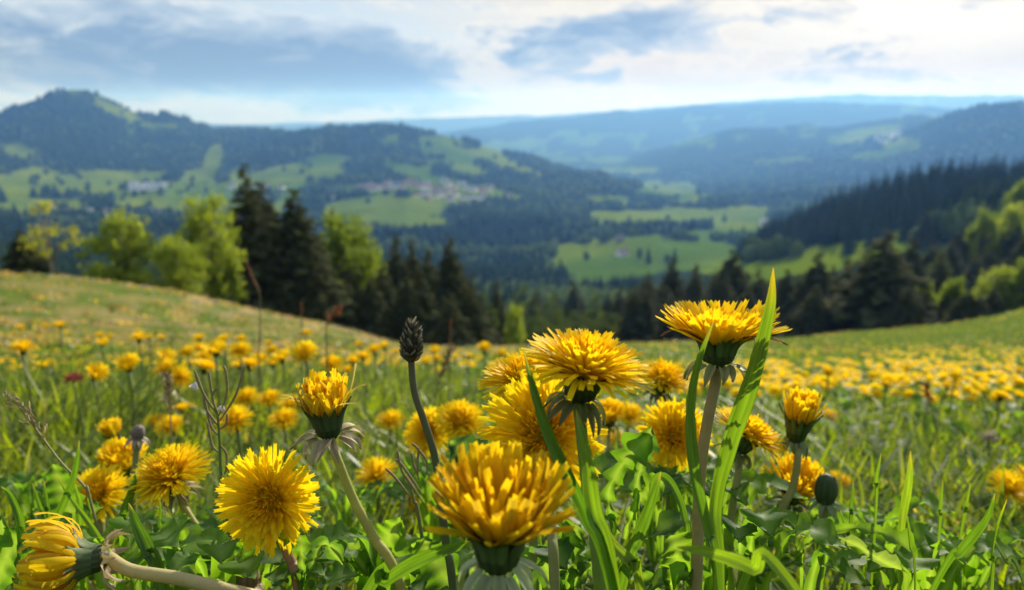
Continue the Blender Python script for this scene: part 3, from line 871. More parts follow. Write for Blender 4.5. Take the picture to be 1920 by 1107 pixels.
for a_, b_ in spots:
    hs(a_, b_, float(np.interp(b_, [340, 365, 392], [2330, 2080, 1850])), 'small house in the dense village core right of the bright pasture', 'houses of the village core', 1.15)
for i in range(32):
    hs(random.uniform(612, 795), random.uniform(345, 366), random.uniform(2050, 2250), 'small house in the loose row along the top of the village pasture', 'houses of the village row', 1.1)
for i in range(9):
    hs(random.uniform(248, 305), random.uniform(342, 354), random.uniform(2300, 2450), 'whitish building in the settlement under the left mountain', 'white buildings under the left mountain', 1.5, (.8, .78, .76), (.5, .5, .52))
for i in range(14):
    hs(random.uniform(90, 470), random.uniform(392, 408), random.uniform(1700, 1850), 'small house in the strip settlement on the left valley floor', 'houses of the left strip settlement', 1.25)
for i in range(8):
    hs(random.uniform(425, 600), random.uniform(330, 362), random.uniform(2200, 2450), 'scattered farmhouse left of the village', 'farmhouses left of the village', .95)
for i in range(14):
    hs(random.gauss(1672, 22), random.gauss(258, 16), random.uniform(4500, 5000), 'bright tiny house on the distant right hillside', 'houses on the distant right hillside', 2.0, (.85, .84, .82), (.6, .58, .56))

# ------------------------------------------------------------------ meadow grass
def blades(name, x, y, h, w, lean, cols, segs=3, bend=1.0, z0=-.006):
    n = len(x); z = gz(x, y) + z0
    a = RNG.random(n) * 6.283
    fa = a + 1.5708 + (RNG.random(n) - .5) * 1.2
    dx, dy = np.cos(a), np.sin(a); sx, sy = np.cos(fa), np.sin(fa)
    V = np.empty((n, segs + 1, 2, 3), np.float32); C = np.empty((n, segs + 1, 2, 3), np.float32)
    for i in range(segs + 1):
        t = i / segs
        off = lean * h * (t * .35 + .65 * bend * t * t)
        zz = h * (t - .28 * np.minimum(lean, 1.4) * t * t)
        ww = w * (1 - t ** 2.2) * .5 + w * .03
        tw = (t - .3) * .8
        for k, sg in enumerate((-1, 1)):
            V[:, i, k, 0] = x + dx * off + sg * sx * ww
            V[:, i, k, 1] = y + dy * off + sg * sy * ww
            V[:, i, k, 2] = z + zz + sg * ww * tw * .5
        C[:, i, :, :] = cols[:, None, :]
    b = (np.arange(n) * 2 * (segs + 1))[:, None]
    q = np.array([[2 * i, 2 * i + 1, 2 * i + 3, 2 * i + 2] for i in range(segs)])
    Fc = (b[:, :, None] + q[None]).reshape(-1, 4)
    return mesh_of(name, V.reshape(-1, 3), Fc, C.reshape(-1, 3), M_GRASS)

def wedge(n, r0, r1, a0=-.74, a1=.74):
    if r1 < 9: n, a0, a1 = int(n * 1.4), -1.04, 1.04
    r = np.sqrt(r0 * r0 + RNG.random(n) * (r1 * r1 - r0 * r0)); a = a0 + RNG.random(n) * (a1 - a0)
    return r * np.sin(a), r * np.cos(a), r

def grass_cols(x, y, r, n):
    t = RNG.random(n); m = fbm(x * 1.6, y * 1.6, 3, 101); b = fbm(x * .25, y * .25, 3, 103)
    c = lerp((.070, .120, .010), (.190, .240, .016), np.clip(t * .6 + m * .5, 0, 1))
    c = lerp(c, (.23, .26, .03), (RNG.random(n) < .10) * .8)
    c = lerp(c, (.34, .27, .13), (RNG.random(n) < .025) * .85)
    c = lerp(c, (.04, .085, .03), (RNG.random(n) < .18) * .7)
    ax = np.arctan2(x, y)
    dry = sstep(-ax, -.05, .25) * sstep(r, 2.5, 9) * sstep(fbm(x * .7, y * .7, 4, 107) * .7 + b * .4, .51, .60)
    c = lerp(c, (.15, .18, .035), sstep(r, 9, 28) * .45)
    c = lerp(c, (.34, .24, .11), dry * .72)
    c = lerp(c, (.05, .095, .016), sstep(fbm(x * .8, y * .8, 3, 109), .50, .60) * .75 * sstep(r, 3, 9))
    rim = sstep(r, 24, 34) * sstep(-ax, .10, .2) * sstep(ax, -.52, -.40)
    c = lerp(c, (.36, .26, .19), rim * .6)
    return c

specs = [  # count, r0, r1, h_min, h_max, w, segs
    (8500, .24, .75, .030, .085, .0042, 4), (21000, .70, 1.7, .035, .110, .0060, 3), (26000, 1.6, 3.6, .030, .080, .0085, 3),
    (30000, 3.4, 8.0, .025, .06, .011, 2), (32000, 7.8, 18., .035, .09, .022, 2), (36000, 17.5, 64., .04, .11, .045, 2)]
for n, r0, r1, h0, h1, w, sg in specs:
    x, y, r = wedge(n, r0, r1); n = len(x)
    if r1 > 40:
        ok = r < edge_r(np.arctan2(x, y)) * .98; x, y, r = x[ok], y[ok], r[ok]; n = len(x)
    tuft = fbm(x * 2.3, y * 2.3, 2, 113)
    ax = np.arctan2(x, y)
    h = (h0 + (h1 - h0) * RNG.random(n) ** 1.3) * (.55 + .9 * tuft)
    h = h * (1 - .40 * sstep(-ax, -.05, .2) * sstep(r, 4, 9)) * (1 + .80 * sstep(-ax, -.05, .2) * sstep(-r, -4.5, -3) * sstep(r, .9, 1.3))
    lush = sstep(ax, .10, .22) * sstep(r, .8, 1.3) * sstep(-r, -5, -3)
    h = h * (1 - .28 * lush)
    lean = .25 + 1.0 * RNG.random(n) ** 1.5
    lean = lean + (RNG.random(n) < .15) * .8
    me = blades('meadow_grass', x, y, h, w * (.6 + .7 * RNG.random(n)), lean, grass_cols(x, y, r, n), sg)
    lab = {.24: 'short green grass around the front dandelions', .70: 'grass between the nearest rows of dandelions', 1.6: 'grass of the nearer meadow',
           3.4: 'grass of the middle meadow', 7.8: 'grass of the farther meadow', 17.5: 'fine grass up to the brow of the meadow'}[r0]
    tag(link_mesh('meadow_grass', me), lab, 'grass', None, 'stuff')

# taller dry tufts roughen the left slope and the brow
tx, ty, th_, tcol = [], [], [], []
for i in range(900):
    ax = random.uniform(-.64, .05) if i < 700 else random.uniform(.05, .66)
    e_ = float(edge_r(np.array([ax]))[0]) * .74
    r = e_ * random.uniform(.93, 1.0) if i % 3 == 0 else random.uniform(6, e_)
    x0, y0 = r * math.sin(ax), r * math.cos(ax); sz = random.uniform(.5, 1.0) * (.5 + r / 40)
    base = random.choice([(.30, .21, .10), (.22, .18, .07), (.05, .09, .018), (.07, .12, .02), (.36, .27, .15)])
    for k in range(12):
        tx.append(x0 + random.gauss(0, .16 * sz)); ty.append(y0 + random.gauss(0, .16 * sz)); th_.append(random.uniform(.08, .20) * sz); tcol.append([c * random.uniform(.8, 1.2) for c in base])
tx, ty = np.array(tx), np.array(ty)
tag(link_mesh('grass_tufts', blades('grass_tufts', tx, ty, np.array(th_), .03 + RNG.random(len(tx)) * .04, .3 + RNG.random(len(tx)), np.array(tcol), 3)), 'dry and dark tufts of taller grass on the meadow slopes', 'grass', None, 'stuff')

# low broad herb leaves between the blades
def herb_leaves(n, r0, r1, s0, s1):
    x, y, r = wedge(n, r0, r1); n = len(x)
    z = gz(x, y) + .006 + RNG.random(n) * .035
    L = s0 + (s1 - s0) * RNG.random(n); Wd = L * (.35 + .3 * RNG.random(n))
    a = RNG.random(n) * 6.283; tl = (RNG.random(n) - .25) * 1.1; rl = (RNG.random(n) - .5) * 1.2
    f = np.stack([np.cos(a) * np.cos(tl), np.sin(a) * np.cos(tl), np.sin(tl)], 1)
    sd_ = np.stack([-np.sin(a) * np.cos(rl), np.cos(a) * np.cos(rl), np.sin(rl)], 1)
    up = np.cross(f, sd_)
    p = np.stack([x, y, z], 1)
    prof = [(0, .12, 0), (.3, .85, .05), (.62, 1.0, .02), (.88, .6, -.06), (1.0, .05, -.12)]
    V = np.empty((n, len(prof), 3, 3), np.float32)
    for i, (t, wv, dz) in enumerate(prof):
        mid = p + f * (L * t)[:, None] + up * (L * dz * 1.5)[:, None]
        for k, sg in enumerate((-1, 0, 1)):
            V[:, i, k] = mid + sd_ * (sg * Wd * .5 * wv)[:, None] + up * (abs(sg) * .12 * Wd)[:, None]
    q = []
    for i in range(len(prof) - 1):
        q += [[3 * i, 3 * i + 1, 3 * i + 4, 3 * i + 3], [3 * i + 1, 3 * i + 2, 3 * i + 5, 3 * i + 4]]
    Fc = ((np.arange(n) * 15)[:, None, None] + np.array(q)[None]).reshape(-1, 4)
    c = lerp((.035, .085, .016), (.095, .165, .030), RNG.random(n))
    return mesh_of('herb_leaves', V.reshape(-1, 3), Fc, np.repeat(c, 15, 0), M_LEAF)
tag(link_mesh('herb_leaves', herb_leaves(1500, .30, 1.0, .012, .034)), 'small rounded herb leaves between the front grass', 'herbs', None, 'stuff')
tag(link_mesh('herb_leaves', herb_leaves(9000, 1.0, 6.0, .02, .055)), 'broad herb leaves scattered through the middle meadow', 'herbs', None, 'stuff')

# pale stones at the brow of the left slope
mb = MB()
for i in range(110):
    ax = random.uniform(-.60, -.12); er_ = float(edge_r(np.array([ax]))[0])
    r = er_ * random.uniform(.66, .80) if i < 95 else random.uniform(10, 26)
    x, y = r * math.sin(ax), r * math.cos(ax); s = random.uniform(.03, .08) * (r / 30) ** .6
    V = []
    for zz, q_ in ((-.4, .8), (.25, 1.0), (.75, .55)):
        for k in range(6):
            a = k * 1.047 + zz; V.append((x + s * q_ * math.cos(a) * random.uniform(.7, 1.3) * 1.5, y + s * q_ * math.sin(a) * random.uniform(.7, 1.3), gz(x, y) + .05 + s * zz * .7))
    Fc = [(k + l * 6, (k + 1) % 6 + l * 6, (k + 1) % 6 + l * 6 + 6, k + l * 6 + 6) for l in (0, 1) for k in range(6)] + [(12, 13, 14, 15, 16, 17)]
    g = random.uniform(.25, .42); mb.add(V, Fc, (g, g * .84, g * .68))
tag(mb.build('pale_stones', M_STONE, smooth=False), 'pale stones strewn over the dry left slope', 'stones', None, 'stuff')

# ------------------------------------------------------------------ dandelion parts
YEL = np.array((.94, .73, .014)); ORA = np.array((.92, .50, .006)); BRN = np.array((.20, .085, .035)); PAL = np.array((.62, .50, .16))

def frame(axis):
    z = unit(axis); x = unit(np.cross((0.13, 1, .05) if abs(z[1]) < .9 else (1, 0, .1), z)); y = np.cross(z, x)
    return np.stack([x, y, z], 1)

def petal(phi, r0, z0, L, w, a0, a1, n=6, lat=0., cup=.35, kpow=1.0, tip='teeth', taper=.62, cfun=None):
    """strap from the rim of the head; a0, a1 = angle from the axis at its foot and tip (radians)"""
    r, z = r0, z0; er = np.array((math.cos(phi), math.sin(phi), 0)); et = np.array((-math.sin(phi), math.cos(phi), 0)); ez = np.array((0, 0, 1.0))
    V = []; C = []; ds = L / n
    for i in range(n + 1):
        s = i / n; a = a0 + (a1 - a0) * s ** kpow
        p = er * r + ez * z + et * (lat * L * s * s)
        nrm = -math.cos(a) * er + math.sin(a) * ez
        if tip == 'point': wd = w * max(.04, (min(1, .6 + s * 2) * (1 - s ** 2.5)))
        else: wd = w * (taper + (1 - taper) * min(1.0, s * 1.8)) * (1.0 if s < .93 else .78)
        m = p - nrm * cup * w * .5
        if i == n and tip == 'teeth': m = m - (er * math.sin(a) + ez * math.cos(a)) * ds * .28
        V += [p - et * wd * .5, m, p + et * wd * .5]
        c = cfun(s) if cfun else (YEL, YEL, YEL)
        C += list(c)
        r += math.sin(a) * ds; z += math.cos(a) * ds
    Fc = []
    for i in range(n):
        b = 3 * i
        Fc += [(b, b + 1, b + 4, b + 3), (b + 1, b + 2, b + 5, b + 4)]
    return np.array(V), Fc, np.array(C)

RD = math.radians
# rings of straps: count, foot radius, foot height, length, width, angle foot, angle tip  (mm, degrees)
HEADS = {
 'open':   [(50, 6.0, 0, 19, 2.1, 66, 106), (54, 5.7, .5, 18.5, 2.0, 58, 93), (54, 5.2, 1., 17.5, 1.9, 49, 80), (52, 4.6, 1.4, 15.8, 1.8, 40, 66), (48, 3.9, 1.8, 14, 1.6, 31, 52), (42, 3.1, 2.0, 12.6, 1.45, 22, 39), (34, 2.1, 2.2, 11.6, 1.3, 13, 27), (22, 1.1, 2.3, 11, 1.15, 5, 15)],
 'face':   [(50, 6.0, 0, 19, 2.0, 72, 94), (54, 5.7, .5, 18, 1.9, 63, 85), (54, 5.2, 1., 16.6, 1.8, 53, 72), (52, 4.5, 1.4, 14.4, 1.7, 43, 60), (48, 3.7, 1.8, 12.6, 1.55, 33, 48), (44, 2.9, 2.0, 11.2, 1.4, 23, 36), (36, 2.0, 2.2, 10.3, 1.25, 13, 25), (22, 1.0, 2.3, 9.8, 1.1, 5, 13)],
 'saucer': [(38, 6.6, 0, 18.5, 2.6, 56, 54), (40, 6.1, .5, 18.5, 2.4, 51, 48), (40, 5.5, 1., 16.5, 2.2, 44, 43), (36, 4.7, 1.4, 13.5, 2.0, 36, 38), (30, 3.7, 1.6, 10.5, 1.8, 27, 33), (24, 2.4, 1.8, 8.5, 1.6, 14, 25)],
 'cup':    [(28, 6.8, 0, 15.5, 2.9, 46, 26), (32, 6.3, .5, 16.5, 2.7, 39, 20), (32, 5.5, 1., 16, 2.5, 30, 19), (26, 4.4, 1.2, 15, 2.2, 20, 20), (20, 2.9, 1.4, 14, 1.9, 8, 14)],
 'closing':[(20, 5.6, 0, 14, 2.3, 18, 0), (22, 5.2, .6, 15.5, 2.1, 14, -2), (22, 4.4, 1., 15.5, 1.9, 8, 0), (18, 3.2, 1.2, 14, 1.6, 4, 2)],
 'ball':   [(22, 6.4, 0, 21, 3.1, 66, -70), (24, 6.0, .6, 21, 2.8, 56, -55), (26, 5.0, 1., 18, 2.5, 46, -34), (28, 4.0, 1.2, 16, 2.1, 32, -10), (24, 2.8, 1.4, 15, 1.8, 14, 4)],
}
def head_straps(kind, rnd, tint=0.0, brown=0.0, wild=1.0, nseg=6, thin=1.0):
    """lists of straps, outer rings first"""
    rings = []
    for ri, (cnt, r0, z0, L, w, a0, a1) in enumerate(HEADS[kind]):
        ring = []; cnt = max(5, int(cnt * thin))
        for k in range(cnt):
            phi = 6.283 * (k + rnd.uniform(-.35, .35)) / cnt + ri * .37
            t = min(1, max(0, tint + rnd.uniform(-.15, .22) + (.05 * ri)))
            base = YEL + (ORA - YEL) * t
            base = base * rnd.uniform(.92, 1.04)
            br = brown if (ri < 2 and rnd.random() < .55) else brown * .12
            def cf(s, base=base, br=br):
                edge = base * (1 - .06 * (1 - s)) + (ORA - base) * .25 * (1 - s)
                mid = edge + (BRN - edge) * br * (.35 + .65 * min(1, s * 1.3))
                e2 = edge + (BRN - edge) * br * .25
                return e2, mid, e2
            ja = RD(rnd.gauss(0, 5.5 * wild)); jb = RD(rnd.gauss(0, 9 * wild))
            ring.append(petal(phi, r0, z0, L * rnd.uniform(.86, 1.08), w * rnd.uniform(.85, 1.1) / max(thin, .4) ** .5, RD(a0) + ja, RD(a1) + jb + ja,
                              nseg, rnd.gauss(0, .07 * wild), rnd.uniform(.2, .5), rnd.uniform(.8, 1.5), 'teeth', .62, cf))
        rings.append(ring)
    return rings

def cup_body(Rt, Rb, Hh, col, sides=28, flare=1.0):
    """ribbed green involucre hanging below the head"""
    prof = [(0.35 * Rt, .8), (Rt * 1.06 * flare, .9), (Rt * .98 * flare, -.10 * Hh), (Rt * .90, -.4 * Hh), (Rt * .88, -.70 * Hh), (Rt * .76, -.90 * Hh), (Rb * 1.2, -1.02 * Hh), (Rb, -1.15 * Hh)]
    V = []; C = []
    for pi_, (r, z) in enumerate(prof):
        for k in range(sides):
            rr = r * (1 + (.05 if k % 2 else -.04) * (1 if pi_ > 0 else 0))
            a = 6.283 * k / sides
            V.append((rr * math.cos(a), rr * math.sin(a), z)); c = np.array(col) * (1.25 if k % 2 else .70)
            C.append(c)
    Fc = []
    for i in range(len(prof) - 1):
        for k in range(sides):
            k2 = (k + 1) % sides
            Fc.append((i * sides + k, i * sides + k2, (i + 1) * sides + k2, (i + 1) * sides + k))
    return np.array(V), Fc, np.array(C)

# ------------------------------------------------------------------ meadow dandelions, smaller in view: one mesh each
def small_dandelion(seed, kind='open', thin=.36, nseg=3, tint=.1):
    rnd = random.Random(seed); mb = MB()
    for ring in head_straps(kind, rnd, tint, 0, 1.0, nseg, thin):
        for V, Fc, C in ring: mb.add(V * .001, Fc, C)
    V, Fc, C = cup_body(5.6, 2.4, 11, (.06, .10, .03), 10); mb.add(V * .001, Fc, C)
    return mb.mesh('dandelion_head', M_PETAL)
def speck_dandelion(seed):
    rnd = random.Random(seed); mb = MB()
    for (cnt, L, a0, a1) in ((9, 21, 70, 95), (8, 17, 45, 65), (6, 13, 15, 35)):
        for k in range(cnt):
            t = rnd.random() * .3; c = YEL + (ORA - YEL) * t
            V, Fc, C = petal(6.283 * (k + rnd.random() * .5) / cnt, 2, 0, L, 10, RD(a0), RD(a1), 2, 0, .2, 1, 'x', .5, lambda s, c=c: (c, c, c))
            mb.add(V * .001, Fc, C)
    return mb
HEAD_M = [small_dandelion(201), small_dandelion(202, 'face'), small_dandelion(203, 'open', .30), small_dandelion(204, 'saucer', .38)]
HEAD_S = [speck_dandelion(s_).mesh('dandelion_head', M_PETAL) for s_ in (211, 212, 213)]
HEAD_CL = [small_dandelion(205, 'closing', .7, 3, .3)]

def stem_mesh(h, bx, by, rad):
    mb = MB(); tube(mb, spline([(0, 0, 0), (bx * .3, by * .3, h * .5), (bx, by, h)], 6), np.linspace(rad * 1.15, rad, 6), (.17, .22, .06), 6, (.20, .22, .08))
    return mb.mesh('stem', M_STEM)

def meadow_dandelion(px, py, w, label, group, axis=None, kind=None):
    D = random.uniform(.039, .045) if kind != 'closing' else .022
    dep = D * F / w
    p = P(px, py, dep); zg = gz(p[0], p[1])
    h = p[2] - zg
    if h < .015: # the slope is nearer here: slide along the sight line until it clears the grass
        for _ in range(30):
            dep *= .95; p = P(px, py, dep); zg = gz(p[0], p[1]); h = p[2] - zg
            if h > .03: break
    if h > .33:
        for _ in range(30):
            dep *= 1.06; p = P(px, py, dep); zg = gz(p[0], p[1]); h = p[2] - zg
            if h < .28: break
    s = (w * dep / F) / .0465 if kind != 'closing' else (w * dep / F) / .016
    e = empty('meadow_dandelion', (p[0], p[1], zg))
    head = HEAD_CL[0] if kind == 'closing' else random.choice(HEAD_S) if w < 15 else random.choice(HEAD_M)
    o = link_mesh('flower_head', head, e)
    ax = axis or (random.gauss(0, .16), 1, random.gauss(.12, .16))
    Rm_ = frame((ax[0], -ax[2], ax[1]))
    o.matrix_local = Matrix.Translation((0, 0, h)) @ Matrix(Rm_.tolist()).to_4x4() @ Matrix.Diagonal((s, s, s * random.uniform(.85, 1.1), 1))
    if w >= 15:
        d = np.array((ax[0], -ax[2], ax[1])) * .012 * s
        mb = MB(); tube(mb, spline([(random.uniform(-.02, .02), random.uniform(-.01, .03), -.01), (0, 0, h * .5), (-d[0], -d[1], h - d[2])], 6), .0022 * max(1, s * .9), (.19, .23, .07), 6)
        mb.build('stem', M_STEM, e)
    tag(e, label, 'dandelion', group)
    return e

ML = [ # px, py, width, axis(right, up, towards)
 (43,654,42,(.15,1,.05)),(38,615,16),(41,623,10),(111,611,24),(85,612,14),(75,632,9),(126,624,12),(85,687,36),(150,680,15),(240,687,44),(180,704,42,(.55,.8,.25)),
 (187,629,18),(192,644,23),(205,632,16),(228,646,11),(260,635,30),(279,634,20),(302,634,16),(259,620,9),(373,635,24),(312,673,34,(.35,.9,.2)),(350,662,30),(374,655,30),(312,692,44),
 (335,708,42,(.6,.6,.5)),(358,681,20),(385,670,36),(385,689,45),(300,746,30),(328,747,28),(344,768,40),(380,762,28),(293,795,42),(320,804,60),(378,811,36),(203,757,27),
 (415,642,38),(452,636,20),(404,659,45),(450,659,40),(452,670,24),(510,658,22),(503,643,16),(574,625,19),(572,667,58,(0,.8,.5)),(486,674,32),(469,684,40),(448,686,30),(529,672,34),(513,681,30),
 (621,685,42),(651,695,25),(662,678,28),(681,669,30),(671,647,18),(702,658,28),(720,651,26),(742,659,16),(574,700,16),(461,749,45),(505,751,45),(545,760,45),(442,792,75,(0,.85,.4)),(473,776,35),
 (532,790,66,(0,.95,.3)),(732,792,60,(0,.95,.3)),(386,808,24),(815,658,26),(818,673,25),(908,654,35),(879,668,20),(940,663,24),(961,673,22),(799,678,26),(855,671,15),
 (1180,782,64,(.1,.9,.4)),(1145,825,62,(0,.95,.2)),(707,893,86,(-.1,.95,.3)),(668,1102,52,(0,.9,.4)),(683,811,36,(.3,.9,.1))]
MR = [(1553,700,30),(1636,713,20),(1662,721,28),(1622,727,18),(1611,703,16),(1700,692,20),(1689,713,15),(1791,709,32),(1837,714,18),(1775,724,26),(1800,727,20),(1883,713,15),(1904,714,20),(1911,695,20),
 (1877,744,46),(1911,742,32),(1555,783,40,(0,.95,.3)),(1890,918,86,(.1,.9,.4)),(1930,912,88,(0,.9,.3))]
def side_label(px, py, w):
    return None
for f in ML:
    px, py, w = f[:3]
    if px < 770 and w < 50: w *= 1.22
    if w >= 55 and px not in (404, 240): lab, g = {442: 'open dandelion just right of the slender seed-pod plant', 320: 'flat dandelion beside the brown grass spike on the left', 572: 'domed bright dandelion largest in the blurred left crowd',
                          532: 'open dandelion left of the half-closed shaggy dandelion', 732: 'small open dandelion between the shaggy one and the plantain stem', 1180: 'blurred dandelion under the right side of the tallest domed flower',
                          1145: 'low dandelion behind the serrated leaf, right of the central stem', 707: 'flattened dandelion low behind the leaning pale stem', 668: 'dandelion cut by the bottom border under a grass blade'}[px], None
    elif py < 640: lab, g = 'tiny blurred dandelion high on the left slope', 'dandelions high on the left slope'
    elif px < 290: lab, g = 'small blurred dandelion standing alone in the left grass', 'scattered dandelions on the left'
    elif py > 730: lab, g = 'flat open dandelion in the row left of the half-closed shaggy flower', 'dandelions of the middle left row'
    elif px < 600: lab, g = 'blurred yellow dandelion in the dense crowd left of the centre', 'dandelions of the left crowd'
    else: lab, g = 'small blurred dandelion around the plantain head near the brow', 'dandelions near the brow'
    meadow_dandelion(px, py, w, lab, g, f[3] if len(f) > 3 else None)
for f in MR:
    px, py, w = f[:3]
    if px == 1890: lab, g = 'ragged orange-yellow dandelion at the right border, left of a pair', None
    elif px == 1930: lab, g = 'dandelion cut off by the right border beside a ragged one', None
    elif px == 1877: lab, g = 'flat dandelion near the right border above the lush grass', None
    elif px == 1555: lab, g = 'small upright dandelion right of the closing flower', None
    else: lab, g = 'blurred dandelion at the near edge of the yellow right field', 'near dandelions of the right field'
    meadow_dandelion(px, py, w, lab, g, f[3] if len(f) > 3 else None)

# the yellow field on the right: the largest as things, the rest as one mass
cand = []
while len(cand) < 1300:
    r = math.exp(random.uniform(math.log(2.2), math.log(48)))
    ax = random.uniform(-.05, .70)
    x, y = r * math.sin(ax), r * math.cos(ax)
    dn = float(fbm(np.array([x * .5]), np.array([y * .5]), 2, 131)[0]) + .75 * (ax - .36)
    if r < 5: dn += .10
    if random.random() > (dn - .50) * 9: continue
    cand.append((r, x, y))
for i in range(420):
    r = math.exp(random.uniform(math.log(3.5), math.log(13))); ax = random.uniform(-.65, 0)
    x, y = r * math.sin(ax), r * math.cos(ax)
    if random.random() < 6.0 / r - .15: cand.append((r, x, y))
cand.sort()
mbs = [speck_dandelion(s_) for s_ in (221, 222, 223, 224)]
mass = []
n_ind = 0
for r, x, y in cand:
    z = gz(x, y); h = random.uniform(.045, .125) if r > 6 else random.uniform(.03, .10); s = random.uniform(.85, 1.1)
    if n_ind < 200:
        e = empty('meadow_dandelion', (x, y, z)); o = link_mesh('flower_head', random.choice(HEAD_S), e)
        o.location = (0, 0, h); o.scale = (s, s, s); o.rotation_euler = (random.gauss(.15, .25), random.gauss(0, .25), random.random() * 6)
        tag(e, 'small yellow dandelion of the dense right-hand flower field' if x > 0 else 'tiny dandelion in the thin grass of the left slope', 'dandelion', 'dandelions of the right field' if x > 0 else 'sparse dandelions of the left slope'); n_ind += 1
    else: mass.append((x, y, z + h, s * (1.0 + r / 120)))
allV = []; allF = []; allC = []; nn = 0
for i, (x, y, z, s) in enumerate(mass):
    m_ = mbs[i % 4]; V = np.concatenate(m_.V); C = np.concatenate(m_.C)
    a = random.random() * 6.28; ca, sa = math.cos(a), math.sin(a)
    V2 = np.stack([(V[:, 0] * ca - V[:, 1] * sa), (V[:, 0] * sa + V[:, 1] * ca), V[:, 2]], 1) * s + (x, y, z)
    allV.append(V2); allC.append(C); allF.append(np.array(m_.F) + nn); nn += len(V)
tag(link_mesh('dandelion_field', mesh_of('dandelion_field', np.concatenate(allV), np.concatenate(allF), np.concatenate(allC), M_PETAL)), 'countless yellow dandelion specks towards the brow of the meadow', 'dandelions', None, 'stuff')

# ------------------------------------------------------------------ the dandelions in front
def w2(px, py, dep): return P(px, py, dep)

def path_to_ground(pts):
    """lets a stem that leaves the picture run on down into the turf"""
    pts = [np.asarray(p, float) for p in pts]
    last = pts[-1]; d = unit(pts[-1] - pts[-2]); d = unit(d * .9 + np.array((0, 0, -.6)))
    for _ in range(60):
        if last[2] <= gz(last[0], last[1]) + .002: break
        last = last + d * .012
    pts.append(last - np.array((0, 0, .008)))
    return pts

